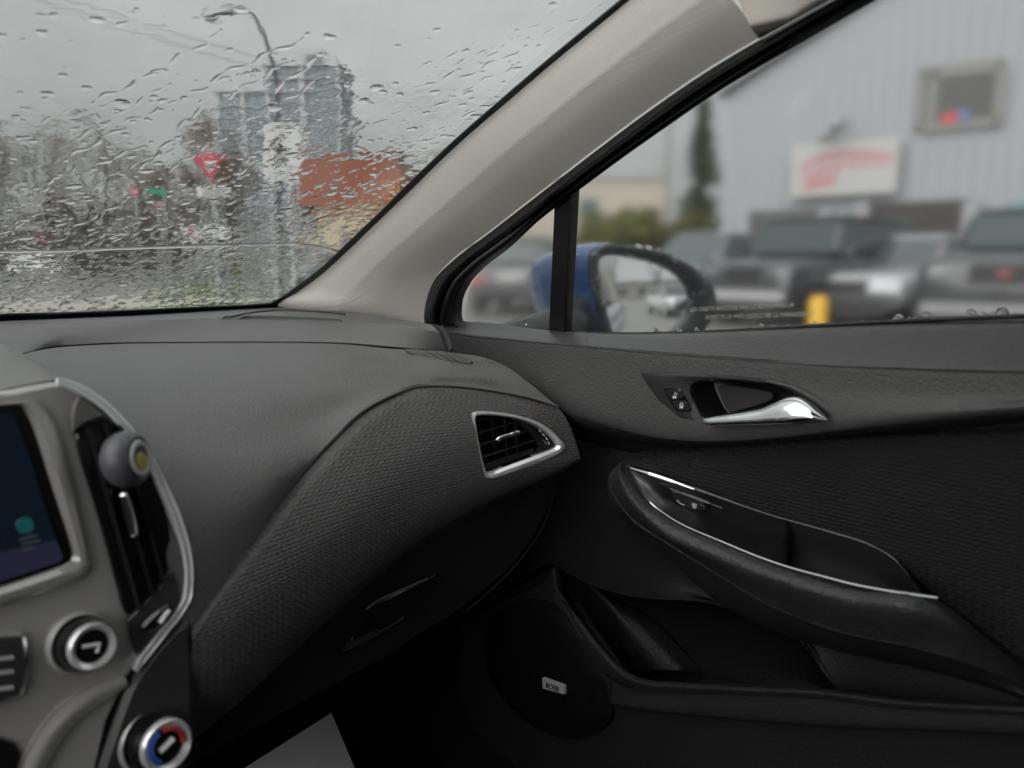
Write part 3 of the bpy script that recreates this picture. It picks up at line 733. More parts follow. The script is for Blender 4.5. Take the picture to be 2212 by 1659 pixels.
# woven pad
p0 = con('d', [(418, 1350, .561), (443, 1312, .57), (552, 1168, .625), (642, 1045, .695), (726, 953, .752), (788, 895, .792), (852, 858, .825), (899, 839, .842), (949, 836, .856), (1058, 846, .871), (1167, 869, .876), (1205, 880, .876)])
p0 = p0 + (p0 - CAM) * .006
p1 = con('d', [(414, 1380, .556), (450, 1330, .566), (566, 1190, .618), (664, 1070, .685), (750, 975, .742), (815, 912, .783), (880, 876, .815), (935, 860, .830), (985, 858, .842), (1080, 868, .857), (1175, 893, .866), (1228, 915, .872)])
p2 = con('d', [(411, 1440, .560), (470, 1385, .570), (600, 1255, .620), (720, 1140, .685), (820, 1045, .740), (900, 980, .780), (965, 945, .805), (1020, 930, .820), (1070, 930, .830), (1130, 945, .845), (1195, 960, .858), (1247, 968, .868)])
p3 = con('d', [(411, 1510, .572), (480, 1455, .582), (615, 1335, .632), (740, 1225, .695), (845, 1140, .748), (930, 1080, .785), (1000, 1045, .810), (1060, 1022, .828), (1110, 1010, .838), (1160, 1005, .848), (1215, 998, .858), (1252, 988, .868)])
p4 = con('d', [(411, 1560, .590), (480, 1508, .600), (612, 1395, .650), (735, 1290, .712), (840, 1205, .765), (925, 1145, .800), (998, 1103, .825), (1062, 1072, .843), (1115, 1050, .853), (1165, 1033, .861), (1222, 1010, .868), (1254, 992, .873)])
p5 = con('d', [(411, 1600, .620), (478, 1548, .630), (602, 1435, .680), (722, 1325, .742), (822, 1240, .795), (905, 1180, .830), (985, 1132, .855), (1052, 1093, .870), (1112, 1063, .878), (1165, 1040, .884), (1226, 1013, .885), (1255, 994, .882)])
pd = loft([p0, p1, p2, p3, p4, p5], 640, 80)
ax = np.array([.82, -.1, 0]); ax = ax / np.linalg.norm(ax)
vent_hole = [(1018, 895), (1025, 890), (1058, 889), (1112, 896), (1160, 910), (1189, 928), (1216, 957), (1217, 971), (1210, 978), (1167, 998), (1094, 1024), (1058, 1035), (1047, 1034), (1042, 1027), (1032, 986)]
vcen = np.mean(vent_hole, 0)
vh2 = [tuple(vcen + (np.array(q) - vcen) * .965) for q in vent_hole]
pad = grid_obj('woven_pad', pd, m_pad, dash, hole=vh2, disp=weave(pd, ax, .0029, .0062, .0013, .03))
# ---- passenger air vent
def vp(u, v): return P(u, v, d=np.interp(u, [1018, 1120, 1220], [.826, .843, .860]))
vo = [(1018, 895), (1025, 889), (1058, 888), (1112, 895), (1160, 909), (1189, 927), (1218, 957), (1221, 966), (1214, 978), (1167, 1000), (1094, 1026), (1058, 1037), (1048, 1036), (1042, 1029), (1032, 986), (1022, 927)]
vi = [(1024, 903), (1032, 898), (1058, 897), (1109, 903), (1152, 917), (1182, 937), (1200, 957), (1202, 963), (1195, 969), (1163, 981), (1094, 1006), (1062, 1020), (1053, 1021), (1048, 1016), (1038, 978), (1029, 930)]
vent = ring('air_vent', np.array([vp(*q) for q in vo]), np.array([vp(*q) for q in vi]), m_bright, car, n=140, height=.005, depth=.006)
vio = crs(np.array([vp(*q) for q in vi]), 80, True)
vn = poly_normal(vio); vn *= np.sign(vn @ (CAM - vio.mean(0)))
rows = [vio + vn*.002, vio - vn*.012, vio - vn*.05]
cq = vio.mean(0)
rows += [cq + (vio - cq) * s - vn*.052 for s in (.7, .3, .02)]
grid_obj('vent_duct', np.array(rows), m_gloss, vent, closed_u=True)
def vd(u, v, k): 
    p = vp(u, v); return p - vn*k
for (a, b) in (((1026, 908), (1068, 902)), ((1029, 937), (1114, 912)), ((1034, 963), (1140, 931)), ((1039, 990), (1158, 951))):
    q = np.array([vd(a[0], a[1], .006), vd(b[0], b[1], .006), vd(b[0], b[1]+1, .024), vd(a[0], a[1]+1, .024)])
    slab('vent_slat', q, m_satin, vent, thick=.0014, bevel=.0004, toward=UP)
for u in (1050, 1078, 1106, 1130):
    q = np.array([vd(u, 905, .028), vd(u+6, 1000, .028), vd(u+6, 1000, .046), vd(u, 905, .046)])
    slab('vent_vane', q, m_satin, vent, thick=.0012, bevel=.0003)
# side cheek with thumbwheel
ck = np.array([vd(u, v, .004) for u, v in [(1112, 905), (1150, 917), (1181, 938), (1199, 958), (1200, 964), (1162, 979), (1168, 966), (1150, 938)]])
cheek = slab('vent_cheek', ck, m_satin, vent, thick=.006, bevel=.001)
fl = np.array([vd(u, v, .010) for u, v in [(1044, 1005), (1160, 968), (1163, 980), (1094, 1005), (1058, 1019), (1050, 1016)]])
slab('vent_floor', fl, m_satin, vent, thick=.006, bevel=.001)
tab = crs(np.array([vd(u, v, .002) for u, v in [(1072, 951), (1085, 945), (1105, 939), (1124, 933)]]), 20)
tube('vent_tab', tab, [.0012, .0022, .0028, .0030] + [.0028]*8 + [.0030, .0032, .0032, .0030] + [.003]*3 + [.0018], m_chrome, vent, 10)
tw = np.array([vd(u, v, .0015) for u, v in [(1156, 924), (1163, 925), (1178, 938), (1189, 955), (1188, 963), (1180, 960), (1168, 942)]])
wheel = slab('vent_thumbwheel', tw, m_gloss, vent, thick=.006, bevel=.002, smooth_n=40)
for (a, b) in (((1163, 929), (1168, 933)), ((1171, 937), (1176, 942)), ((1178, 945), (1182, 950)), ((1184, 954), (1186, 960))):
    tube('wheel_mark_and_glint', [vd(a[0], a[1], -.0012), vd(b[0], b[1], -.0012)], .0007, m_white, vent, 5)

# ---- glove box and lower dash
g0 = p5 + (p5 - CAM) * .012
g0 = crs(g0, 12)
g1 = con('d', [(405, 1640, .66), (470, 1600, .67), (560, 1530, .70), (660, 1450, .745), (760, 1365, .79), (850, 1290, .83), (930, 1230, .86), (1000, 1185, .885), (1060, 1145, .90), (1110, 1110, .91), (1160, 1085, .915), (1200, 1050, .912)])
g2 = con('d', [(398, 1662, .675), (470, 1618, .69), (560, 1568, .715), (650, 1518, .75), (740, 1468, .79), (830, 1419, .83), (911, 1365, .865), (970, 1330, .895), (1030, 1285, .915), (1100, 1225, .93), (1150, 1160, .935), (1193, 1085, .93)])
m_glove = M('glove_box_plastic', (.026, .0255, .027), .48, spec=.2, bump='leather', bscale=450, bstr=.4, bdist=.0009, var=.08)
glove = grid_obj('glove_box', loft([g0, g1, g2], 120, 16), m_glove, car, thick=.004)
sm = con('d', [(1201, 1026, .885), (1196, 1070, .90), (1180, 1120, .905), (1150, 1175, .905), (1110, 1225, .895), (1060, 1275, .88), (1005, 1322, .872)])
tube('glove_box_seam', crs(sm, 50), .0009, M('seam_plastic', (.014, .014, .014), .5), glove, 6)
hl = np.array([P(u, v, d=d_) for u, v, d_ in [(788, 1320, .782), (860, 1282, .812), (924, 1250, .838), (942, 1242, .846), (925, 1282, .842), (876, 1335, .825), (800, 1380, .788), (745, 1412, .765), (760, 1385, .77)]])
slab('latch_recess', hl + (CAM - hl)*.010, m_gloss, glove, thick=.004, bevel=.001)
lp = con('d', [(742, 1409, .752), (790, 1386, .772), (838, 1358, .796), (872, 1336, .812)])
lp2 = con('d', [(750, 1390, .757), (800, 1366, .777), (844, 1342, .802), (874, 1324, .816)])
grid_obj('latch_lip', loft([lp2, lp], 30, 6), m_lowdoor, glove, thick=.006)
le_ = crs(con('d', [(790, 1317, .770), (804, 1306, .776), (860, 1278, .800), (925, 1249, .826)]), 30)
tube('latch_edge', le_ + (CAM - le_)*.012, .0010, M('latch_edge_plastic', (.06, .06, .058), .35), glove, 6)
# lower filler under the dash, kick panel, floor, firewall
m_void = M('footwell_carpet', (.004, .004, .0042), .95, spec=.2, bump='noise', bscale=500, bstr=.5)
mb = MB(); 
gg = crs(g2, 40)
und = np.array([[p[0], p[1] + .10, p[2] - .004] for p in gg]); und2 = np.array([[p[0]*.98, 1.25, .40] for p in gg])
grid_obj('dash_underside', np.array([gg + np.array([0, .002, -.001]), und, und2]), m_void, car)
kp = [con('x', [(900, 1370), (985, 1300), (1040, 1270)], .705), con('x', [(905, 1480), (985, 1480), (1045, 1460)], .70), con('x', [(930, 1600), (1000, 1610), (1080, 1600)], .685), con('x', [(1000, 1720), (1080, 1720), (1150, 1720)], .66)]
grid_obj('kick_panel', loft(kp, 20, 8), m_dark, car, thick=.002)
# ---- the dash carries on to the driver's side
rows = []
for y, z in ((1.20, .972), (1.08, .974), (1.02, .946), (.90, .946), (.74, .935), (.64, .90), (.585, .84), (.60, .74), (.68, .62), (.95, .52)):
    rows.append(np.array([[x, y - .05*(abs(x)/.7)**2, z] for x in np.linspace(-.70, .075, 40)]))
grid_obj('driver_dash', np.array(rows), m_dash, dash, thick=.003)
# ---- cabin shell
m_body = m_blue
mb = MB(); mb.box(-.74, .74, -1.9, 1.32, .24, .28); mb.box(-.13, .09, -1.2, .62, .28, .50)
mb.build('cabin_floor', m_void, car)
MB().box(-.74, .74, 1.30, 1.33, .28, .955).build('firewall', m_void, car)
mb = MB(); mb.box(-.54, .54, -1.55, .22, 1.385, 1.40); mb.box(-.54, .54, .22, .275, 1.365, 1.40)
mb.build('headliner', m_head, car)
mb = MB(); mb.box(-.56, .56, -1.56, .24, 1.405, 1.43, tap=.03); mb.build('roof', m_body, car)
# driver side: door, window, pillars
mb = MB(); mb.box(-.74, -.69, -1.5, 1.2, .28, .95); mb.build('driver_door', m_door, car)
def post(name, pts, rad, mat): tube(name, pts, rad, mat, car, 8)
post('windscreen_pillar', [wsurf(np.array(-.63), np.array(s))+np.array([0, 0, -.01]) for s in np.linspace(0, .98, 10)], .035, m_pillar)
for s_ in (-1, 1):
    post('centre_pillar', [(s_*.70, -.52, .30), (s_*.69, -.52, .97), (s_*.58, -.60, 1.37)], [.06, .05, .045], m_pillar)
    post('rear_pillar', [(s_*.70, -1.45, .95), (s_*.66, -1.4, 1.1), (s_*.55, -1.2, 1.38)], [.10, .09, .07], m_pillar)
    post('roof_side', [(s_*.56, .26, 1.375), (s_*.565, -.4, 1.395), (s_*.56, -1.3, 1.38)], .035, m_head)
mb = MB(); mb.box(-.72, .72, -1.95, -1.50, .92, .945); mb.box(-.72, .72, -1.52, -1.48, .28, .92); mb.build('rear_shelf', m_dark, car)
mb = MB(); mb.box(.715, .74, -1.5, .0, .28, .95); mb.box(.735, .76, -.0, 1.2, .28, .95); mb.build('door_shell', m_dark, car)
# bonnet and flank outside
bq = [con('x', [(0, 0)], .5)]
rows = []
for y, z in ((1.28, .85), (1.5, .835), (1.8, .79), (2.1, .71), (2.25, .60), (2.28, .35)):
    rows.append(np.array([[x, y - .10*(x/.8)**2, z - .06*(abs(x)/.8)**3] for x in np.linspace(-.8, .8, 24)]))
grid_obj('bonnet', np.array(rows), m_body, car, thick=.01)
for s_ in (-1, 1):
    rows = [np.array([[s_*xo, y, z] for y in np.linspace(2.0, -2.0, 20)]) for xo, z in ((.775, .915), (.85, .87), (.89, .75), (.89, .50), (.85, .25))]
    grid_obj('flank', np.array(rows), m_body, car, thick=.01)
    for y in (1.55, -1.25):
        v_, f_ = [], []
        tube('wheel', [(s_*.72, y, .31), (s_*.74, y, .31), (s_*.90, y, .31), (s_*.92, y, .31)], [.28, .31, .31, .28], m_rubber, car, 28)
# seats (cushion corner just reaches into the frame)
m_seat = M('seat_cloth', (.05, .05, .052), .85, bump='cloth', bscale=300, bstr=.4, var=.1)
for s_ in (-1, 1):
    def sec(y, z, wd, hh): return np.array([[s_*.37 + wd*math.cos(a)*(abs(math.cos(a))**-.3 if abs(math.cos(a)) > .05 else 1), y, z + hh*math.sin(a)] for a in np.linspace(0, 2*math.pi, 33)[:-1]])
    base = grid_obj('seat_cushion', np.array([sec(.33, .52, .12, .03), sec(.31, .52, .20, .065), sec(.20, .51, .235, .075), sec(-.1, .49, .235, .075), sec(-.3, .48, .22, .06)]), m_seat, car, closed_u=True)
    def sec2(t, wd, hh): return np.array([[s_*.37 + wd*math.cos(a), -.28 - .22*t + hh*math.sin(a), .50 + .62*t] for a in np.linspace(0, 2*math.pi, 33)[:-1]])
    grid_obj('seat_back', np.array([sec2(0, .20, .06), sec2(.3, .24, .08), sec2(.8, .22, .06), sec2(1.0, .14, .04), sec2(1.01, .02, .01)]), m_seat, base, closed_u=True)
    grid_obj('head_restraint', np.array([sec2(1.06, .04, .02), sec2(1.10, .12, .05), sec2(1.24, .12, .05), sec2(1.3, .05, .02)]), m_seat, base, closed_u=True)
# ---- centre stack
STP = (0, 1.0, -.15, .56 - .15*.92)
sp = lambda u, v, k=0.0: P(u, v, pl=STP) + np.array([0, -1, .15]) / 1.0112 * k
def so(pts, k=0.0): return np.array([sp(u, v, k) for u, v in pts])
fascia_px = [(-160, 855), (30, 842), (110, 826), (135, 826), (180, 845), (222, 876), (268, 922), (312, 985), (350, 1052), (382, 1125), (398, 1195), (402, 1250), (396, 1290), (372, 1332), (330, 1390), (296, 1440), (270, 1480), (235, 1560), (205, 1680), (-160, 1700)]
m_fascia = M('satin_silver_fascia', (.39, .38, .376), .26, metal=.2, coat=.8, bump='noise', bscale=1500, bstr=.04)
m_under = M('grey_lower_console', (.032, .031, .032), .42, bump='noise', bscale=800, bstr=.1)
stack = slab('centre_stack', so(fascia_px), m_fascia, car, thick=.03, bevel=.003)
# dark side panel below the curve, carrying the temperature knob
sidep = [(300, 1438), (345, 1380), (405, 1325), (412, 1370), (414, 1480), (412, 1700), (190, 1720), (215, 1640), (250, 1540), (272, 1480)]
slab('console_cheek', so(sidep, .006), m_under, stack, thick=.03, bevel=.004, smooth_n=80)
# chrome sweep
co = [(120, 818), (172, 833), (217, 862), (263, 903), (312, 966), (353, 1036), (388, 1116), (408, 1190), (412, 1250), (407, 1292), (387, 1327), (352, 1372), (303, 1432), (287, 1447)]
ci = [(118, 830), (160, 848), (203, 876), (248, 920), (293, 985), (333, 1060), (368, 1140), (387, 1210), (390, 1260), (382, 1296), (362, 1326), (330, 1366), (292, 1418), (284, 1440)]
cg = [(119, 824), (166, 840), (210, 868), (256, 911), (303, 975), (344, 1047), (379, 1127), (399, 1200), (402, 1255), (396, 1294), (376, 1327), (342, 1369), (298, 1425), (285, 1444)]
m_sweep = M('brushed_chrome', (.90, .90, .92), .26, metal=.25)
grid_obj('chrome_sweep', loft([so(co, .001), so(co, .007)*.7+so(cg, .007)*.3, so(cg, .005), so(cg, .008)*.4+so(ci, .008)*.6, so(ci, .001)], 120, 6), m_sweep, stack, thick=.002)
# vent opening and its slats
vq = [(152, 938), (176, 920), (217, 904), (250, 914), (292, 962), (330, 1030), (360, 1120), (370, 1200), (362, 1232), (338, 1262), (300, 1305), (270, 1334), (258, 1300), (215, 1130)]
slab('vent_well', so(vq, .0045), m_gloss, stack, thick=.004, bevel=.001, smooth_n=90)
capq = [(146, 898), (152, 872), (163, 856), (200, 876), (236, 908), (214, 903), (174, 918), (150, 936)]
slab('vent_cap', so(capq, .007), m_dash, stack, thick=.006, bevel=.002)
for a, b in (((180, 925), (290, 1315)), ((214, 912), (318, 1284)), ((246, 918), (342, 1256))):
    slab('vent_slat', so([a, (a[0]+5, a[1]-1), (b[0]+5, b[1]-1), b], .011), m_satin, stack, thick=.006, bevel=.001)
slab('slat_slider', so([(240, 1058), (256, 1056), (270, 1095), (282, 1150), (274, 1158), (262, 1150), (250, 1105)], .018), m_chrome, stack, thick=.008, bevel=.002, smooth_n=40)
slab('vent_floor', so([(268, 1336), (338, 1266), (368, 1234), (384, 1292), (362, 1322), (326, 1366), (290, 1410), (280, 1380)], .007), m_under, stack, thick=.006, bevel=.001)
wl = slab('vent_thumbwheel', so([(288, 1358), (300, 1336), (346, 1298), (358, 1304), (352, 1330), (318, 1362)], .012), m_gloss, stack, thick=.006, bevel=.002, smooth_n=40)
tube('wheel_mark_and_glint', so([(330, 1338), (342, 1320), (350, 1312)], .014), .0016, m_white, stack, 6)  # white tube painted in as the highlight on this thumbwheel
# screen: silver bezel, black frame, lit display
bez_o = [(-160, 868), (44, 868), (70, 862), (112, 900), (150, 1010), (190, 1200), (193, 1236), (170, 1252), (0, 1308), (-160, 1355)]
bez_i = [(-160, 890), (30, 876), (44, 872), (70, 920), (110, 1050), (157, 1190), (152, 1212), (130, 1222), (0, 1266), (-160, 1315)]
ring('screen_bezel', so(bez_o), so(bez_i), m_fascia, stack, n=120, height=.006, depth=.002)
slab('screen_frame', so(bez_i, .002), m_gloss, stack, thick=.003, bevel=.0006)
m_scr = M('screen_glow', (.004, .008, .014), .12, emit=(.010, .022, .045), estr=.09)
m_bar = M('screen_bar_glow', (.01, .01, .02), .12, emit=(.06, .055, .12), estr=.10)
m_icon = M('screen_icon_glow', (.0, .02, .02), .2, emit=(.02, .16, .16), estr=.13)
m_ltxt = M('screen_text_glow', (.02, .02, .02), .2, emit=(.12, .16, .18), estr=.10)
scr = slab('display', so([(-160, 905), (14, 895), (28, 905), (60, 985), (98, 1110), (133, 1204), (124, 1213), (0, 1254), (-160, 1305)], .004), m_scr, stack, thick=.001, bevel=.0003)
slab('display_bar', so([(-160, 1232), (0, 1190), (118, 1166), (132, 1202), (124, 1212), (0, 1253), (-160, 1303)], .005), m_bar, stack, thick=.0006, bevel=.0002)
slab('display_icon', so([(26, 1122), (64, 1112), (72, 1146), (36, 1154)], .005), m_icon, stack, thick=.0006, bevel=.0002, smooth_n=24)
for a, b in (((38, 1162), (76, 1153)), ((42, 1172), (84, 1163)), ((46, 1184), (70, 1178))):
    slab('display_text', so([a, b, (b[0], b[1]+4), (a[0], a[1]+4)], .0052), m_ltxt, stack, thick=.0005, bevel=.0001)
# visor hood above the screen
h0 = [P(u, v, d=d_) for u, v, d_ in [(-160, 742, .80), (-60, 742, .78), (0, 744, .75), (32, 756, .71), (72, 776, .665), (112, 802, .62)]]
h1 = [P(u, v, d=d_) for u, v, d_ in [(-160, 780, .62), (-60, 778, .62), (5, 776, .615), (52, 786, .60), (95, 800, .582), (124, 815, .57)]]
h2 = [P(u, v, d=d_) for u, v, d_ in [(-160, 850, .53), (-60, 846, .53), (0, 838, .532), (60, 830, .535), (104, 826, .54), (130, 826, .548)]]
h3 = [P(u, v, d=d_) for u, v, d_ in [(-160, 872, .53), (-60, 866, .53), (0, 858, .532), (62, 846, .537), (106, 838, .544), (128, 832, .55)]]
h4 = [P(u, v, d=d_) for u, v, d_ in [(-160, 880, .57), (-60, 872, .57), (0, 864, .57), (62, 851, .57), (106, 841, .565), (127, 834, .56)]]
grid_obj('screen_hood', loft([np.array(q) for q in (h0, h1, h2, h3, h4)], 60, 10), M('hood_soft_plastic', (.15, .147, .143), .5, bump='leather', bscale=480, bstr=.2, bdist=.0006), stack, thick=.004)
# knobs
def knob(cu, cv, r_out, r_in, col_mat, name, rz=.034):
    c = sp(cu, cv); d_ = (c - CAM) @ FW; s_ = d_ / F
    nrm = np.array([0.10, -1, .22]); nrm /= np.linalg.norm(nrm)
    ex = np.cross(np.array([0, 0, 1.0]), nrm)*-1; ex *= np.sign(ex[0]); ex /= np.linalg.norm(ex); ey = np.cross(nrm, ex) 
    ey = np.cross(-nrm, ex); ey *= np.sign(ey[2])
    def cir(r, k): return np.array([c + nrm*k + (ex*math.cos(a) + ey*math.sin(a))*r for a in np.linspace(0, 2*math.pi, 49)[:-1]])
    R0 = r_out * s_
    root = grid_obj(name, np.array([cir(R0*1.22, .000), cir(R0*1.22, .004), cir(R0*1.12, .007), cir(R0*1.02, .005)]), m_silver, stack, closed_u=True)
    grid_obj('knob_grip', np.array([cir(R0*1.0, .002), cir(R0*1.0, .018), cir(R0*.96, .022), cir(R0*.80, .023)]), m_gloss, stack, closed_u=True)
    grid_obj('knob_ring', np.array([cir(R0*.90, .0215), cir(R0*.90, .0250), cir(R0*.82, .0268), cir(R0*.66, .0255), cir(R0*.62, .022)]), m_bright, stack, closed_u=True)
    slab('knob_face', cir(R0*.64, .023), m_gloss, stack, thick=.002, bevel=.0005)
    return c, nrm, ex, ey, R0, cir
c, nrm, ex, ey, R0, cir = knob(168, 1388, 54, 0, None, 'volume_knob')
for a in (0,):
    tube('knob_mark', [c + nrm*.0245 + ex*(-.35*R0) + ey*(.12*R0), c + nrm*.0245 + ex*(.25*R0) + ey*(.0*R0), c + nrm*.0245 + ex*(.1*R0) + ey*(-.28*R0)], R0*.075, m_white, stack, 6)
c, nrm, ex, ey, R0, cir = knob(325, 1596, 60, 0, None, 'temperature_knob')
m_red = M('red_arc', (.36, .025, .025), .4); m_barc = M('blue_arc', (.02, .08, .36), .4)
def arc(a0, a1, mat, nm):
    pts = [c + nrm*.0255 + (ex*math.cos(R(a)) + ey*math.sin(R(a)))*R0*.56 for a in np.linspace(a0, a1, 24)]
    tube(nm, pts, R0*.10, mat, stack, 6)
arc(-12, 98, m_red, 'red_arc'); arc(112, 235, m_barc, 'blue_arc')
tube('knob_mark', [c + nrm*.0245 - ex*.26*R0 - ey*.10*R0, c + nrm*.0245, c + nrm*.0245 + ex*.26*R0 + ey*.12*R0], R0*.11, m_white, stack, 6)
# button block at the lower left
bo = [(-160, 1382), (40, 1362), (52, 1370), (58, 1400), (58, 1460), (46, 1500), (0, 1520), (-160, 1555)]
slab('button_block', so(bo, .005), m_chrome, stack, thick=.006, bevel=.002, smooth_n=0)
slab('button_face', so([(-160, 1390), (34, 1371), (44, 1378), (49, 1404), (49, 1456), (38, 1490), (0, 1508), (-160, 1544)], .007), m_under, stack, thick=.004, bevel=.001)
for v in (1412, 1442, 1476):
    slab('button_mark', so([(-40, v+6), (22, v-2), (24, v+6), (-40, v+14)], .0085), m_greyprint_glint, stack, thick=.001, bevel=.0003)
# sweep of brighter trim low on the left
grid_obj('console_sweep', loft([so([(30, 1700), (60, 1620), (110, 1545), (180, 1490), (262, 1455)], .004), so([(50, 1700), (82, 1626), (130, 1556), (196, 1503), (268, 1468)], .0062), so([(75, 1700), (106, 1634), (150, 1568), (212, 1518), (272, 1480)], .004)], 50, 6), m_fascia, stack, thick=.003)
slab('console_recess', so([(-160, 1600), (-10, 1590), (28, 1600), (45, 1625), (25, 1700), (-160, 1700)], .003), m_gloss, stack, thick=.003, bevel=.001)

# ---- clip-on freshener on the vent (a thing of its own)
bc = sp(241, 990, .027)
fr = empty('air_freshener', bc, 'round grey clip-on air freshener with pale emblem hanging on the left vent', 'air freshener')
axv = np.array([.66, -.74, .12]); axv /= np.linalg.norm(axv)
e1 = np.cross(axv, [0, 0, 1.0]); e1 /= np.linalg.norm(e1); e2 = np.cross(e1, axv); e2 *= np.sign(e2[2])
def fc(r, k): return np.array([axv*k + (e1*math.cos(a) + e2*math.sin(a))*r for a in np.linspace(0, 2*math.pi, 41)[:-1]])
rr = .0190
m_ball = M('freshener_grey', (.085, .085, .095), .42)
def fgrid(name, rows, mat, par, **kw):
    V = np.array(rows); nv, nu = V.shape[:2]; idx = np.arange(nv*nu).reshape(nv, nu)
    f = np.stack([idx[:-1], np.roll(idx[:-1], -1, 1), np.roll(idx[1:], -1, 1), idx[1:]], -1).reshape(-1, 4)
    return mk(name, V.reshape(-1, 3), f, mat, par, True, **kw)
prof = [(.02, -.0165), (.35, -.016), (.62, -.0135), (.85, -.009), (.97, -.003), (1.0, .002), (.97, .007), (.86, .0115), (.74, .0135), (.70, .0125), (.66, .0120)]
fgrid('freshener_body', [fc(rr*a, b) for a, b in [(a_, b_*.78) for a_, b_ in prof]], m_ball, fr)
fgrid('emblem_disc', [fc(rr*.68, .0092), fc(rr*.66, .0105), fc(rr*.60, .0108), fc(rr*.02, .0110)], M('emblem_grey', (.05, .05, .055), .3), fr)
fgrid('emblem_ring', [fc(rr*.64, .0106), fc(rr*.60, .0118), fc(rr*.46, .0118), fc(rr*.42, .0106)], M('emblem_pale', (.55, .55, .55), .35), fr)
fgrid('emblem_dot', [axv*0.0 + fc(rr*.34, .0107) - e2*rr*.12, fc(rr*.30, .0120) - e2*rr*.12, fc(rr*.02, .0122) - e2*rr*.12], M('emblem_yellow', (.42, .36, .08), .4), fr)
v_, f_ = tube_geo([axv*-.012 - e2*.004, np.array([0, .016, -.008]), np.array([0, .026, -.008])], [.005, .004, .003], 8)
mk('clip', np.array(v_), f_, m_ball, fr)

# ---- pale mat in the footwell
mp_ = np.array([P(u, v, d=d_) for u, v, d_ in [(716, 1539, 1.12), (776, 1680, 1.05), (640, 1760, .95), (500, 1676, .98)]])
mc = mp_.mean(0)
m_mat = M('mat_cloth', (.80, .78, .80), .8, bump='cloth', bscale=260, bstr=.5, bdist=.001, var=.05)
fm = slab('floor_mat', mp_, m_mat, None, thick=.006, bevel=.001, smooth_n=0)
fm.location = (0, 0, 0)
fm['label'] = 'pale grey woven mat lying in the dark passenger footwell'; fm['category'] = 'mat'

# ---- exterior mirror on the passenger door
mir = bpy.data.objects.new('door_mirror', None); COL.objects.link(mir)
MN = np.array([-.44, -.895, .02]); MN /= np.linalg.norm(MN)
M0 = P(1400, 640, d=1.2)
MPL = (*MN, float(MN @ M0))
mp1 = lambda u, v, k=0.0: P(u, v, pl=MPL) + MN * k
glass_px = [(1289, 562), (1305, 551), (1329, 549), (1365, 553), (1399, 561), (1432, 572), (1461, 587), (1482, 604), (1496, 624), (1500, 650), (1494, 672), (1480, 694), (1462, 714), (1444, 730), (1332, 738), (1318, 705), (1308, 669), (1296, 615)]
rim_px = [(1270, 570), (1274, 545), (1290, 532), (1315, 527), (1364, 531), (1400, 536), (1433, 545), (1485, 570), (1524, 604), (1545, 642), (1540, 672), (1522, 708), (1500, 735), (1460, 752), (1325, 756), (1300, 715), (1286, 660), (1276, 615)]
MI = np.array([mp1(*q) for q in glass_px]); RM = np.array([mp1(*q, .004) for q in rim_px])
m_mrim = M('mirror_rim_plastic', (.012, .013, .016), .3, bump='noise', bscale=600, bstr=.1)
mbody = ring('door_mirror_rim', RM, MI, m_mrim, None, n=110, height=.008, depth=.010)
bpy.data.objects.remove(mir)
mbody.name = 'mirror_rim'; mbody.parent = car
mo = crs(MI, 90, True); mcn = mo.mean(0); RC = 1.05
def mring(s_):
    q = mcn + (mo - mcn)*s_; rr2 = ((q - mcn)**2).sum(1); return q - MN*(.004 + rr2[:, None]/(2*RC))
grid_obj('mirror_glass', np.array([mring(k) for k in (1.0, .85, .7, .55, .4, .25, .1, .01)]), m_mirror, car, closed_u=True)
rc = crs(RM, 90, True); cen = rc.mean(0)
fwd = np.array([.10, 1.0, 0.0])
def hr(s, k, dx=0, dz=0): return cen + (rc - cen)*s + fwd*k + np.array([dx, 0, dz])
hv = loft([hr(1.0, .002), hr(1.02, .03), hr(.99, .07), hr(.91, .115), hr(.78, .16), hr(.59, .20), hr(.36, .228), hr(.1, .24)], 90, 5, closed_u=True)
low = cen[2] - .045
hb = grid_obj('mirror_housing', hv, m_blue, car, closed_u=True)
hb.data.materials.append(m_mrim)
mi_ = []
for p in hb.data.polygons: 
    c_ = np.mean([hb.data.vertices[i].co for i in p.vertices], 0); mi_.append(1 if c_[2] < low else 0)
hb.data.polygons.foreach_set('material_index', mi_)
dc = so([(0, 0)])
dk = np.array([P(u, v, pl=(0.8, .6, 0, .8*0.93+.6*.77)) for u, v in [(1152, 683), (1163, 683), (1163, 694), (1152, 694)]])
# dark square sticker on the housing
def hit_house(u, v):
    r_ = ray(u, v); uu, vv = proj(hv.reshape(-1, 3)); dd = np.hypot(uu-u, vv-v) + ((hv.reshape(-1, 3)-CAM) @ FW)*3
    return hv.reshape(-1, 3)[np.argmin(dd)]
h_ = hit_house(1158, 688); dh = (h_ - CAM) @ FW - .004
slab('mirror_sticker', np.array([P(u, v, d=dh) for u, v in [(1151, 683), (1163, 683), (1164, 694), (1152, 694)]]), m_gloss, car, thick=.003, bevel=.0005)
tube('mirror_stalk', [(.78, .80, .93), (.84, .78, .945), (.93, .78, .965)], [.03, .032, .035], m_mrim, car, 12)

# ---- warning lettering etched on the side glass
pl_ = SW(1.0035)
o0 = P(1556, 672, pl=pl_); e_ = P(1756, 664, pl=pl_) - o0
m_etch = etch_mat('etched_print')
text('glass_lettering', 'LES OBJETS REFLÉTÉS PAR LE RÉTROVISEUR', P(1490, 673, pl=pl_), e_, UP, .0060, m_etch, door, depth=.00005)
text('glass_lettering', "SONT PLUS PRÈS QU'ILS NE LE PARAISSENT", P(1524, 690, pl=pl_), e_, UP, .0060, m_etch, door, depth=.00005)
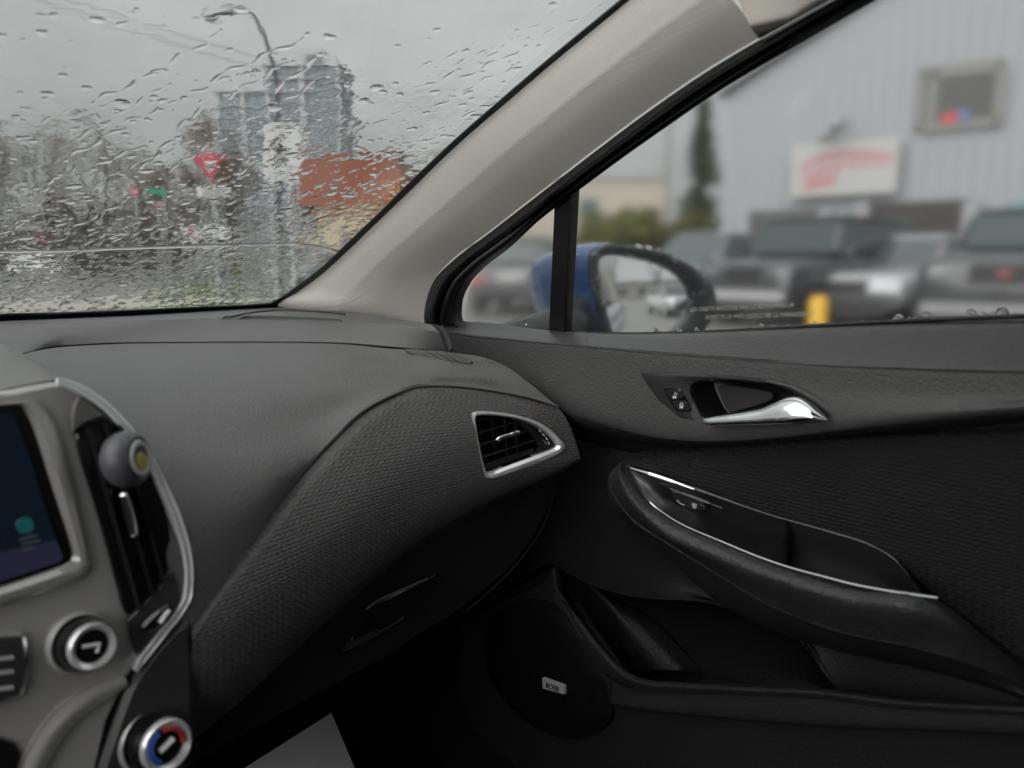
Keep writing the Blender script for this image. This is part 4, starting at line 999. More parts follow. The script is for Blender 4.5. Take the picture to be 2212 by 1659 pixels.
# ================================================================== rain on the windscreen
def xs_of(u, v):
    p, s = ws_hit(u, v); return p[0], s
gx = np.concatenate([np.arange(-.24, .12, .002), np.arange(.12, .705, .0008)]); gs = np.arange(-.005, .95, .0011)
Hh = np.zeros((len(gs), len(gx)))
def stamp(cx, cs, rx, rs, h, ang=0.0, wob=None):
    e = max(rx, rs) * 1.35
    i0, i1 = np.searchsorted(gx, [cx - e, cx + e]); j0, j1 = np.searchsorted(gs, [cs - e, cs + e])
    if i1 <= i0 or j1 <= j0: return
    dx = gx[None, i0:i1] - cx; ds = gs[j0:j1, None] - cs
    a = (dx*math.cos(ang) + ds*math.sin(ang)) / rx; b = (-dx*math.sin(ang) + ds*math.cos(ang)) / rs
    r = np.hypot(a, b)
    if wob is not None:
        th = np.arctan2(b, a); r = r / (1 + wob[0]*np.cos(2*th+wob[1]) + wob[2]*np.cos(3*th+wob[3]))
    Hh[j0:j1, i0:i1] = np.maximum(Hh[j0:j1, i0:i1], h * np.clip(1 - r*r, 0, 1)**.85)
def dens(x, s):
    lowv = np.clip(1.30 - s/.50, .0, 1.0)
    right = np.clip((x - .44) / .12, 0, 1) * .45
    return np.clip(.06 + lowv + right, 0, 1) * np.clip(.42 + s/.16, 0, 1)
nd = 0
while nd < 8000:
    x = rng.uniform(-.24, .70); s = rng.uniform(0, .94)
    if rng.random() > dens(x, s): continue
    r_ = min(.0058, max(.0007, .00135 * math.exp(rng.normal(0, .52))))
    el = rng.uniform(1.05, 1.75)
    stamp(x, s, r_*el, r_/math.sqrt(el)*1.15, r_*rng.uniform(.16, .34), rng.normal(0.1, .25), (rng.uniform(0, .22), rng.uniform(0, 6), rng.uniform(0, .15), rng.uniform(0, 6)))
    nd += 1
nr = 0
while nr < 300:
    x = rng.uniform(-.24, .68); s = rng.uniform(0, .85)
    if rng.random() > dens(x, s)*.95 + .03: continue
    head = rng.normal(1.17, .16); ln = rng.uniform(.025, .12) * (1.3 if rng.random() < .25 else .8)
    w0 = rng.uniform(.0010, .0023); st = .0009; ph = rng.uniform(0, 6); t = 0.0
    while t < ln:
        hd = head + .42*math.sin(t*150 + ph) + .25*math.sin(t*390 + 2*ph)
        x += math.cos(hd)*st; s += math.sin(hd)*st; t += st
        wv = w0 * (.75 + .35*math.sin(t*260 + ph*3)) * min(1, 6*(1 - t/ln) + .3)
        stamp(x, s, wv, wv, wv*.46)
    stamp(x, s, w0*1.3, w0*1.3, w0*.4)
    nr += 1
# the ridge of water the wiper leaves
ridge_px = [(-60, 551), (0, 548), (130, 546), (250, 541), (400, 536), (560, 532), (640, 531), (700, 540), (760, 560)]
rp = crs(np.array([[*xs_of(u, v), 0] for u, v in ridge_px]), 700)
for i, (x, s, _) in enumerate(rp):
    stamp(x, s, .0028, .0042 + .0008*math.sin(i*.11), .0011)
# thin rippling film in patches
def smooth_noise(shape, cells, seed):
    r2 = np.random.default_rng(seed); g = r2.normal(0, 1, (cells[0]+3, cells[1]+3))
    y = np.linspace(0, cells[0], shape[0]); x = np.linspace(0, cells[1], shape[1])
    yi, xi = y.astype(int), x.astype(int); fy, fx = y-yi, x-xi
    fy = (fy*fy*(3-2*fy))[:, None]; fx = (fx*fx*(3-2*fx))[None]
    a = g[np.ix_(yi, xi)]; b = g[np.ix_(yi, xi+1)]; c_ = g[np.ix_(yi+1, xi)]; d_ = g[np.ix_(yi+1, xi+1)]
    return (a*(1-fx)+b*fx)*(1-fy) + (c_*(1-fx)+d_*fx)*fy
sh = Hh.shape
GX, GS = np.meshgrid(gx, gs)
rip = .000042*smooth_noise(sh, (62, 40), 1) + .000030*smooth_noise(sh, (120, 90), 2) + .000012*smooth_noise(sh, (230, 190), 5)
mask = np.clip(.55 + .3*smooth_noise(sh, (10, 6), 3), .15, 1.2) * (.70 + .75*dens(GX, GS))
filmh = .00026 + rip*mask
Hh = np.where(Hh > filmh, Hh, np.maximum(filmh, Hh))
Hh = np.maximum(Hh, filmh)
eps = 1.2e-5
base = wsurf(GX, GS)
wn = np.array([0, math.sin(.398), math.cos(.398)])
top = base + wn*(.0022 + Hh[..., None]); bot = base + wn*.0022
idx = np.arange(Hh.size).reshape(sh)
f = np.stack([idx[:-1, :-1], idx[:-1, 1:], idx[1:, 1:], idx[1:, :-1]], -1).reshape(-1, 4)
f = f[:, ::-1]; vt = top.reshape(-1, 3)
# the inner side of the film lies smooth on the glass
cx_, cs_ = np.linspace(gx[0], gx[-1], 70), np.linspace(gs[0], gs[-1], 90)
CX, CS = np.meshgrid(cx_, cs_); cb = wsurf(CX, CS) + wn*.0022; ci_ = np.arange(CX.size).reshape(CX.shape) + len(vt)
fbk = np.stack([ci_[:-1, :-1], ci_[:-1, 1:], ci_[1:, 1:], ci_[1:, :-1]], -1).reshape(-1, 4)
vt = np.concatenate([vt, cb.reshape(-1, 3)]); fa = np.concatenate([f, fbk])
rain = mk('raindrops', vt, fa, m_water, None, True, kind='stuff', label='rain drops, rivulets and thin film of water covering the windscreen', category='rain')

# drops on the door mirror and along the foot of the side window
def beads(name, pts, nrms, rads, label, flat=.5):
    V, Fc = [], []
    ring_ = np.linspace(0, 2*math.pi, 9)[:-1]
    for p, n, r_ in zip(pts, nrms, rads):
        n = n/np.linalg.norm(n); a = np.cross(n, [0, 0, 1.0]); a /= np.linalg.norm(a)+1e-9; b = np.cross(n, a); b0 = len(V)
        for ph in (0.0, .45, .9, 1.25):
            for t in ring_: V.append(p + (a*math.cos(t) + b*math.sin(t)*1.25)*r_*math.cos(ph) + n*r_*flat*math.sin(ph))
        V.append(p + n*r_*flat); V.append(p - n*r_*.1)
        for k in range(3):
            for i in range(8):
                j = (i+1) % 8; Fc.append((b0+k*8+i, b0+k*8+j, b0+k*8+8+j, b0+k*8+8+i))
        for i in range(8):
            j = (i+1) % 8; Fc.append((b0+24+i, b0+24+j, b0+32)); Fc.append((b0+j, b0+i, b0+33))
    return mk(name, np.array(V), Fc, m_water, None, True, kind='stuff', label=label, category='rain')
pts, nr_, rd = [], [], []
rv_ = np.array([v.co for v in mbody.data.vertices]); rn_ = np.array([v.normal for v in mbody.data.vertices])
rn_ = np.array([a_ if a_ @ (CAM - b_) > 0 else -a_ for a_, b_ in zip(rn_, rv_)])
ok = list(range(110, 110*5))
for i in rng.choice(ok, 150): pts.append(rv_[i]); nr_.append(rn_[i]); rd.append(min(.0050, .0021*math.exp(rng.normal(0, .5))))
hvv = np.array([v.co for v in hb.data.vertices]); hn = np.array([v.normal for v in hb.data.vertices])
hn = np.array([a_ if a_ @ (b_ - cen - fwd*.06) > 0 else -a_ for a_, b_ in zip(hn, hvv)])
okh = [i for i in range(len(hvv)) if hn[i] @ (CAM - hvv[i]) > 0]
for i in rng.choice(okh, 130):
    nn = hn[i]
    pts.append(hvv[i]); nr_.append(nn); rd.append(min(.0050, .0020*math.exp(rng.normal(0, .5))))
for _ in range(60):
    t = rng.uniform(0, 2*math.pi); q = rc[int(t/(2*math.pi)*90) % 90]; k = rng.uniform(.70, .80)
    p = cen + (MI.mean(0)-cen) + (crs(MI, 90, True)[int(t/(2*math.pi)*90) % 90] - MI.mean(0))*rng.uniform(.90, .97) - MN*.0055
    pts.append(p); nr_.append(MN); rd.append(rng.uniform(.0005, .0013))
beads('mirror_raindrops', pts, nr_, rd, 'rain drops beaded on the rim and blue shell of the door mirror')
pts, nr_, rd = [], [], []
gn = np.array([1.0, 0, .3]); gn /= np.linalg.norm(gn)
for _ in range(150):
    u = rng.uniform(1015, 2260) if rng.random() < .4 else rng.choice([1550, 1640, 1690, 1760, 1942, 2000, 2050, 2100, 2165, 2190]) + rng.normal(0, 16)
    vb = np.interp(u, [1010, 1185, 1322, 1451, 1646, 1760, 1936, 2212], [694, 713, 721, 720, 711, 704, 694, 683])
    v = vb - abs(rng.normal(2, 3.5)); r_ = min(.0035, .0009*math.exp(rng.normal(0, .6)))
    pts.append(P(u, v, pl=SW(1.006))); nr_.append(gn); rd.append(r_)
for u, r_ in ((1943, .0042), (2000, .004), (2098, .0045), (2165, .005), (1646, .003), (1505, .0025)):
    vb = np.interp(u, [1010, 1185, 1322, 1451, 1646, 1760, 1936, 2212], [694, 713, 721, 720, 711, 704, 694, 683])
    pts.append(P(u, vb - 6, pl=SW(1.006))); nr_.append(gn); rd.append(r_)
beads('side_window_raindrops', pts, nr_, rd, 'rain drops resting along the foot of the passenger side window')

# ================================================================== outside
m_lot = M('wet_asphalt', (.16, .155, .145), .45, bump='noise', bscale=60, bstr=.4, bdist=.01, var=.15, vscale=.35)
m_road = M('road_asphalt', (.13, .13, .128), .35, bump='noise', bscale=50, bstr=.3, bdist=.01, var=.12, vscale=.5)
m_conc = M('concrete', (.36, .34, .29), .7, bump='noise', bscale=30, bstr=.3, bdist=.01, var=.1, vscale=.8)
m_grass = M('grass', (.085, .15, .03), .8, var=.3, vscale=3)
m_soil = M('grass_soil', (.10, .135, .045), .9, var=.3, vscale=1.5)
def ground_poly(name, pts, z, mat, **kw):
    return mk(name, [(p[0], p[1], z) for p in pts], [tuple(range(len(pts)))], mat, None, False, kind='structure', **kw)
ground_poly('ground', [(-600, -600), (900, -600), (900, 900), (-600, 900)], 0, m_lot)
ground_poly('road', [G(-900, 21), G(560, 27), G(760, 60), G(600, 64), G(-900, 50)], .004, m_road)
ground_poly('pavement', [G(-900, 12.0), G(900, 15), G(860, 19), G(300, 19.2), G(-900, 15.5)], .12, m_conc)
ground_poly('path', [G(200, 24.5), G(900, 25.5), G(900, 29), G(330, 28.5)], .05, m_conc)
def grass_patch(pts, n, label):
    z = .02; p = np.array(pts); c = p.mean(0)
    mk('verge', [(q[0], q[1], .03) for q in p], [tuple(range(len(p)))], m_soil, None, False, kind='structure')
    V, Fc = [], []
    lo2, hi2 = p[:, :2].min(0), p[:, :2].max(0)
    k = 0
    while k < n:
        q = rng.uniform(lo2, hi2)
        if not inside(p[:, :2], np.array([q[0]]), np.array([q[1]]))[0]: continue
        a = rng.uniform(0, 6.28); h = rng.uniform(.05, .14); b = len(V); wd = .02
        V += [(q[0]-wd*math.cos(a), q[1]-wd*math.sin(a), .03), (q[0]+wd*math.cos(a), q[1]+wd*math.sin(a), .03), (q[0]+rng.normal(0, .03), q[1]+rng.normal(0, .03), .03+h)]
        Fc.append((b, b+1, b+2)); k += 1
    mk('grass', np.array(V), np.array(Fc), m_grass, None, False, kind='stuff', label=label, category='grass')
grass_patch([G(290, 19.6), G(620, 18.8), G(760, 19.5), G(740, 24.0), G(430, 24.2)], 14000, 'bright green grass strip nearest the car beyond the windscreen')
grass_patch([G(330, 29.5), G(900, 30.5), G(900, 36), G(420, 35)], 9000, 'green grass verge in front of the wire fence and bushes')

# ---- trees
m_bark = M('wet_bark', (.07, .06, .05), .8, var=.2, vscale=4)
m_twig = M('twig_bark', (.085, .068, .05), .8)
m_leafd = M('dark_leaf', (.06, .075, .045), .7, var=.3, vscale=2)
m_leafo = M('olive_leaf', (.11, .115, .025), .7, var=.3, vscale=2)
m_leafb = M('brown_bud', (.135, .098, .06), .8, var=.3, vscale=2)
def bare_tree(base, h, label, group, seed, spread=.5, buds=900, bud_mat=None, n0=7, depth_=4, tname='bare_tree'):
    rr_ = random.Random(seed); root = empty(tname, base, label, 'tree', group)
    tr, tw_, tips = MB(), MB(), []
    def grow(p, d, ln, rad, lev):
        n = 5; pts_ = [p]; dd = d
        for i in range(n):
            dd = dd + np.array([rr_.gauss(0, .09), rr_.gauss(0, .09), rr_.gauss(.03, .05)]); dd /= np.linalg.norm(dd)
            pts_.append(pts_[-1] + dd*ln/n)
        rads = np.linspace(rad, rad*.45, n+1)
        (tr if lev < 2 else tw_).tube(pts_, rads, 6 if lev < 2 else 4)
        if lev >= depth_: tips.append(pts_[-1]); tips.append(pts_[3]); return
        k = n0 if lev == 0 else rr_.randint(3, 5)
        for i in range(k):
            t = rr_.uniform(.35, 1.0) if lev else rr_.uniform(.3, 1.0)
            q = pts_[int(t*n)]; a = rr_.uniform(0, 6.28); sp_ = rr_.uniform(.35, .9)*spread*1.6
            nd_ = dd*math.cos(sp_) + np.array([math.cos(a), math.sin(a), .25])*math.sin(sp_); nd_ /= np.linalg.norm(nd_)
            grow(q, nd_, ln*rr_.uniform(.45, .72), max(.006, rad*.5*(1 - .4*t)), lev+1)
    grow(np.zeros(3), np.array([0, 0, 1.0]), h*.55, h*.018, 0)
    tr.build('trunk', m_bark, root, True); tw_.build('branches', m_twig, root, True)
    V, Fc = [], []
    for i in range(buds):
        t = tips[rr_.randrange(len(tips))] + np.array([rr_.gauss(0, .16), rr_.gauss(0, .16), rr_.gauss(0, .16)])*h/7
        s = rr_.uniform(.03, .09)*h/7; a = np.array([rr_.gauss(0, 1) for _ in range(3)]); a /= np.linalg.norm(a)
        b = np.cross(a, [rr_.gauss(0, 1) for _ in range(3)]); b /= np.linalg.norm(b)+1e-9; k = len(V)
        V += [t-a*s, t+b*s*.5, t+a*s, t-b*s*.5]; Fc.append((k, k+1, k+2, k+3))
    if buds: mk('crown', np.array(V), np.array(Fc), bud_mat or m_leafb, root, False)
    return root
def leaf_mass(root, name, mat, cl, n, seed, size=.12):
    r3 = np.random.default_rng(seed); V, Fc = [], []
    for _ in range(n):
        c0, rx, rz_ = cl[r3.integers(len(cl))]
        d = r3.normal(0, 1, 3); d /= np.linalg.norm(d); q = np.array(c0) + d*np.array([rx, rx, rz_])*r3.uniform(.5, 1.05)
        s = size*r3.uniform(.6, 1.4); a = r3.normal(0, 1, 3); a /= np.linalg.norm(a); b = np.cross(a, r3.normal(0, 1, 3)); b /= np.linalg.norm(b)+1e-9; k = len(V)
        V += [q-a*s, q+b*s*.6, q+a*s, q-b*s*.6]; Fc.append((k, k+1, k+2, k+3))
    return mk(name, np.array(V), np.array(Fc), mat, root, False)
# bare trees seen through the rain
spots = [(20, 62, 13, 'tall bare tree with spreading branches, leftmost behind the road'), (115, 66, 12.5, 'bare tree behind the orange beacon of the white van'), (200, 60, 11, 'bare tree beside the far street lamp'),
         (300, 70, 12, 'bare tree behind the red signals'), (370, 64, 11.5, 'bare brown tree left of the yield sign'), (440, 58, 12.5, 'tallest bare brown tree, directly behind the yield sign'), (505, 66, 11, 'bare brown tree in front of the left glass tower'), (-60, 60, 13, 'bare tree at the left edge of the windscreen view')]
for i, (u, hd, h, lb) in enumerate(spots):
    bare_tree(G(u, hd), h, lb, 'bare trees beyond the road', 40+i, .55, 3600 if i in (4, 5, 6) else 1500)
# lower dark thicket behind the road: many stems, nobody could count them
V, Fc = [], []
for i in range(1500):
    u = rng.uniform(-250, 640); hd = rng.uniform(58, 80); g = G(u, hd); h = rng.uniform(2.0, 6.2)*(1 if u < 560 else .6)
    for j in range(14):
        q = g + np.array([rng.normal(0, .7), rng.normal(0, .7), rng.uniform(.1, 1)*h]); s = rng.uniform(.1, .32)
        a = rng.normal(0, 1, 3); a /= np.linalg.norm(a); b = np.cross(a, rng.normal(0, 1, 3)); b /= np.linalg.norm(b)+1e-9; k = len(V)
        V += [q-a*s, q+b*s*.35, q+a*s, q-b*s*.35]; Fc.append((k, k+1, k+2, k+3))
mk('thicket', np.array(V), np.array(Fc), M('thicket_twigs', (.080, .065, .046), .85, var=.35, vscale=.6), None, False, kind='stuff', label='dark leafless thicket along the far side of the road', category='thicket')
for i, (u, hd, lb) in enumerate([(560, 44, 'olive green bush left of the crossing sign post'), (655, 42, 'olive green bush behind the wire fence under the red wall')]):
    g = G(u, hd); rt = empty('bush', g, lb, 'bush', 'olive bushes by the fence')
    leaf_mass(rt, 'foliage', m_leafo, [((rng.uniform(-1, 1), rng.uniform(-.6, .6), rng.uniform(.5, 1.4)), .75, .6) for _ in range(9)], 2600, 60+i, .10)
    mb = MB(); [mb.tube([(0, 0, 0), (rng.normal(0, .4), rng.normal(0, .4), 1.3)], [.04, .01], 5) for _ in range(6)]; mb.build('stems', m_bark, rt)

# ---- towers
m_tglass = M('tower_glass', (.16, .21, .235), .18, spec=.6)
m_tslab = M('tower_concrete', (.40, .42, .43), .7, var=.06)
m_tdark = M('tower_dark_glass', (.09, .125, .145), .15, spec=.6)
def tower(u0, u1, vtop, hd, label, floors, cols, crown=None):
    a = G(u0, hd); b = G(u1, hd); wv = b - a; W_ = np.linalg.norm(wv); rz = math.atan2(wv[1], wv[0]); H_ = PH((u0+u1)/2, vtop, hd)[2]
    rt = empty('apartment_tower', a, label, 'tower', None, rz); fh = H_/floors; D_ = W_*.8
    MB().box(0, W_, 0, D_, 0, H_).build('wall', m_tglass, rt)
    mb = MB()
    for k in range(floors+1): mb.box(-.35, W_+.35, -.9, D_+.3, k*fh-.16, k*fh+.16)
    mb.build('floor_slabs', m_tslab, rt)
    mb = MB(); mb.box(0, .9, -.35, -.02, 0, H_); mb.box(W_*.46, W_*.54, -.5, -.02, 0, H_+2); mb.box(W_-.9, W_, -.35, -.02, 0, H_); mb.build('columns', m_tslab, rt)
    me = MB().box(0, 1, -.14, -.03, 0, 1).build('window', [m_tdark], rt); first = me
    cw = W_/cols
    for k in range(floors):
        for c_ in range(cols):
            o = first if (k == 0 and c_ == 0) else first.copy()
            if o is not first: COL.objects.link(o); o.parent = rt
            o.location = (c_*cw + cw*.18, 0, k*fh + fh*.22); o.scale = (cw*.62, 1, fh*.62)
    if crown:
        for (x0, x1, dz) in crown: MB().box(W_*x0, W_*x1, D_*.15, D_*.85, H_+.2, H_+dz).build('roof_plant', m_tslab, rt)
    return rt
tower(486, 600, 200, 185, 'lower glass tower with grey slabs, left of the taller one', 14, 6, [(.3, .95, 3.2)])
tower(590, 748, 142, 175, 'taller glass tower with roof plant behind the crossing sign', 16, 8, [(.12, .75, 4.2), (.4, .95, 2.6)])

# ---- red-brown shop with cream ground floor
m_redw = M('red_brown_cladding', (.235, .075, .045), .6, var=.06, vscale=1.2)
m_cream = M('cream_render', (.50, .41, .29), .75, var=.06, vscale=1.5)
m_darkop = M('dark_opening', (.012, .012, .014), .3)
def box_on(name, u0, u1, hd, v0, v1, dep, mat, rt, base, rz, off=0):
    a = PH(u0, v0, hd) - base; b = PH(u1, v1, hd) - base; c_, s_ = math.cos(-rz), math.sin(-rz)
    xa = a[0]*c_ - a[1]*s_; xb = b[0]*c_ - b[1]*s_
    return MB().box(min(xa, xb), max(xa, xb), off, off+dep, max(0, min(a[2], b[2])), max(a[2], b[2])).build(name, mat, rt)
hd = 42; g = G(636, hd); rz = math.atan2(RT[1], RT[0])
shop = empty('shop_building', g, 'red-brown upper box on a cream ground floor, right of the crossing sign', 'building', None, rz)
box_on('upper_wall', 634, 862, hd, 336, 447, 9, m_redw, shop, g, rz)
box_on('ground_wall', 684, 900, hd, 447.5, 640, 8, m_cream, shop, g, rz, .4)
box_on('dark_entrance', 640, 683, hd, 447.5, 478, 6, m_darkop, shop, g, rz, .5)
box_on('low_wall', 636, 683, hd, 500, 640, 6, m_cream, shop, g, rz, .6)
box_on('fascia_trim', 632, 864, hd, 331, 335.6, 9.3, m_tslab, shop, g, rz, -.1)
box_on('wall_sign', 832, 862, hd, 400, 416, .08, M('orange_sign', (.55, .20, .05), .5), shop, g, rz, -.1)
box_on('window', 740, 800, hd, 505, 545, .06, m_darkop, shop, g, rz, .32)
g2_ = G(862, 60); gs_ = empty('grey_building', g2_, 'pale grey building behind the red-brown shop', 'building', None, rz)
box_on('wall', 840, 1010, 60, 328, 600, 10, M('pale_grey_wall', (.42, .43, .43), .7, var=.05), gs_, g2_, rz)
box_on('roof', 836, 1014, 60, 322, 327, 10.4, m_tslab, gs_, g2_, rz, -.2)
box_on('window', 880, 920, 60, 360, 385, .08, m_tdark, gs_, g2_, rz, -.1)

# ---- signs and posts in front
m_galv = M('galvanised_steel', (.42, .44, .45), .4, metal=.5, var=.08, vscale=6)
m_signw = M('sign_white', (.48, .48, .475), .45, var=.03)
m_signr = M('sign_red', (.36, .018, .045), .45)
m_signk = M('sign_black', (.015, .015, .015), .5)
m_signg = M('sign_green', (.02, .22, .13), .5)
m_dpost = M('dark_post', (.05, .05, .052), .5)
def face(pts, hd, rt, base, name, mat, th, off=0.0):
    """sign plate facing back along the view heading at distance hd"""
    q = np.array([PH(u, v, hd - off) for u, v in pts]) - base
    p = q; n = poly_normal(p); n = n if n @ FH < 0 else -n
    k = len(p); V = np.vstack([p, p - n*th]); Fc = [tuple(range(k)), tuple(range(2*k-1, k-1, -1))] + [(i, (i+1) % k, k+(i+1) % k, k+i) for i in range(k)]
    return mk(name, V, Fc, mat, rt, False)
def post_to(rt, base, u, v, hd, mat, r_=.04, name='post'):
    top_ = PH(u, v, hd) - base; mb = MB(); mb.tube([(top_[0], top_[1], -.05), tuple(top_)], r_, 10); return mb.build(name, mat, rt, True)
hd = 18; b = G(455, hd); y = empty('yield_sign', b, 'red and white triangular yield sign with a small white tab below', 'road sign')
face([(416, 333), (490, 331), (455, 394)], hd, y, b, 'red_triangle', m_signr, .01)
face([(436, 345), (471, 344), (454, 374)], hd, y, b, 'white_triangle', m_signw, .01, .012)
face([(425, 404), (498, 402), (498, 426), (426, 428)], hd, y, b, 'tab_plate', m_signw, .01)
for v in (410, 418): face([(436, v), (488, v-1), (488, v+2), (436, v+3)], hd, y, b, 'tab_text_line', m_signk, .004, .012)
post_to(y, b, 457, 340, hd+.08, m_galv)
hd = 13; b = G(604, hd); y = empty('crossing_sign', b, 'tall white sign with a black walking figure on a pale post', 'road sign')
face([(564, 276), (645, 268), (647, 368), (568, 376)], hd, y, b, 'plate', m_signw, .012)
face([(567, 380), (642, 376), (642, 392), (568, 396)], hd, y, b, 'lower_plate', m_signw, .012)
figs = [[(597, 288), (604, 286), (607, 293), (603, 299), (597, 297)], [(594, 300), (609, 299), (614, 316), (610, 328), (596, 328), (592, 314)], [(592, 303), (584, 322), (588, 325), (597, 311)], [(609, 302), (623, 318), (620, 323), (607, 311)], [(597, 326), (604, 327), (596, 352), (587, 363), (584, 358), (591, 346)], [(602, 326), (610, 326), (620, 345), (628, 358), (621, 361), (612, 348)]]
for q in figs: face(q, hd, y, b, 'walking_figure', m_signk, .004, .014)
post_to(y, b, 622, 272, hd+.07, m_galv, .05)
hd = 30; b = G(597, hd); y = empty('street_lamp', b, 'tall dark street lamp with curved arm, behind the crossing sign', 'street lamp')
pts = [PH(u, v, hd) - b for u, v in [(603, 565), (600, 260), (594, 160), (580, 105), (565, 62), (548, 34), (520, 20), (490, 22)]]
pts[0][2] = 0
tube('pole', crs(np.array(pts), 40), np.linspace(.12, .06, 40), m_dpost, y, 10)
face([(438, 34), (452, 24), (480, 20), (494, 22), (484, 34), (455, 40)], hd, y, b, 'lamp_head', m_dpost, .3)
mb = MB(); pb = PH(600, 240, hd) - b; mb.box(pb[0]-.14, pb[0]+.14, pb[1]-.14, pb[1]+.14, 0, 1.2); mb.build('pole_base', m_dpost, y)
hd = 55; b = G(228, hd); y = empty('street_lamp', b, 'far thin street lamp with arm to the left among bare trees', 'street lamp')
pts = [PH(u, v, hd) - b for u, v in [(230, 570), (228, 380), (224, 300), (205, 268), (172, 255)]]; pts[0][2] = 0
tube('pole', crs(np.array(pts), 30), np.linspace(.13, .06, 30), m_dpost, y, 8)
face([(152, 252), (172, 251), (174, 258), (154, 260)], hd, y, b, 'lamp_head', m_dpost, .3)
for (u, v, lb) in ((290, 414, 'small red traffic sign on thin post left of the green sign'), (341, 442, 'small red traffic sign below the green street sign')):
    hd = 36; b = G(u, hd); y = empty('stop_sign', b, lb, 'road sign', 'small red signs')
    face([(u+11*math.cos(a), v+11*math.sin(a)) for a in np.linspace(.39, .39+2*math.pi, 9)[:-1]], hd, y, b, 'plate', m_signr, .02)
    face([(u-7, v-2), (u+7, v-2), (u+7, v+2), (u-7, v+2)], hd, y, b, 'white_bar', m_signw, .01, .03)
    post_to(y, b, u, v, hd+.08, m_galv, .05)
hd = 34; b = G(352, hd); y = empty('street_name_sign', b, 'green street name sign on a thin post', 'road sign')
face([(318, 406), (362, 410), (362, 421), (318, 418)], hd, y, b, 'plate', m_signg, .02); post_to(y, b, 352, 404, hd+.08, m_galv, .05)
hd = 33; b = G(415, hd); y = empty('site_board', b, 'white board with a red mark on thin posts below the yield sign', 'sign board')
face([(390, 493), (432, 491), (432, 524), (391, 525)], hd, y, b, 'plate', m_signw, .03); face([(405, 500), (420, 499), (416, 515), (404, 514)], hd, y, b, 'red_mark', m_signr, .01, .03)
for u in (396, 427): post_to(y, b, u, 495, hd+.1, m_galv, .04)
hd = 33; b = G(470, hd); y = empty('site_board', b, 'wider plain white board right of the red-marked one', 'sign board')
face([(437, 491), (499, 489), (500, 522), (438, 524)], hd, y, b, 'plate', m_signw, .03)
for u in (446, 490): post_to(y, b, u, 493, hd+.1, m_galv, .04)
# overhead wires
for k, (v0, v1, lb) in enumerate([(-10, 118, 'thin overhead power line, upper of the pair crossing the grey sky'), (12, 150, 'thin overhead power line, lower of the pair crossing the grey sky')]):
    a = PH(120, v0, 34 + k); c_ = PH(1400, v1 + 150, 60 + k)
    pts = [a + (c_-a)*t - np.array([0, 0, 1.2*4*t*(1-t)]) for t in np.linspace(-.3, 1.2, 24)]
    o = tube('power_line', pts, .016, m_dpost, None, 5); o['label'] = lb; o['category'] = 'wire'; o['group'] = 'overhead wires'
# galvanised site fence
V = MB(); 
for k, (u0, u1, h0, h1) in enumerate([(596, 662, 17, 18.5), (664, 742, 18.5, 20.5), (744, 835, 20.5, 23), (520, 594, 20.5, 17.2)]):
    a = G(u0, h0); c_ = G(u1, h1); dv = c_ - a; ln = np.linalg.norm(dv); rz = math.atan2(dv[1], dv[0]); ht = 1.85
    y = empty('fence_panel', a, ['galvanised wire fence panel at the crossing sign post', 'galvanised wire fence panel in front of the cream wall', 'galvanised wire fence panel nearest the windscreen pillar', 'galvanised wire fence panel left of the crossing sign post'][k], 'fence', 'site fence panels', rz)
    for x in (0.02, ln-.02): MB().tube([(x, 0, 0), (x, 0, ht)], .024, 8).build('fence_post', m_galv, y, True)
    for z in (.12, ht*.62, ht): MB().tube([(.02, 0, z), (ln-.02, 0, z)], .018, 8).build('rail', m_galv, y, True)
    mb = MB()
    for x in np.arange(.1, ln, .09): mb.tube([(x, 0, .12), (x, 0, ht)], .0028, 4)
    for z in np.arange(.2, ht, .09): mb.tube([(0, 0, z), (ln, 0, z)], .0028, 4)
    mb.build('wire_mesh', m_galv, y, False, kind='stuff')

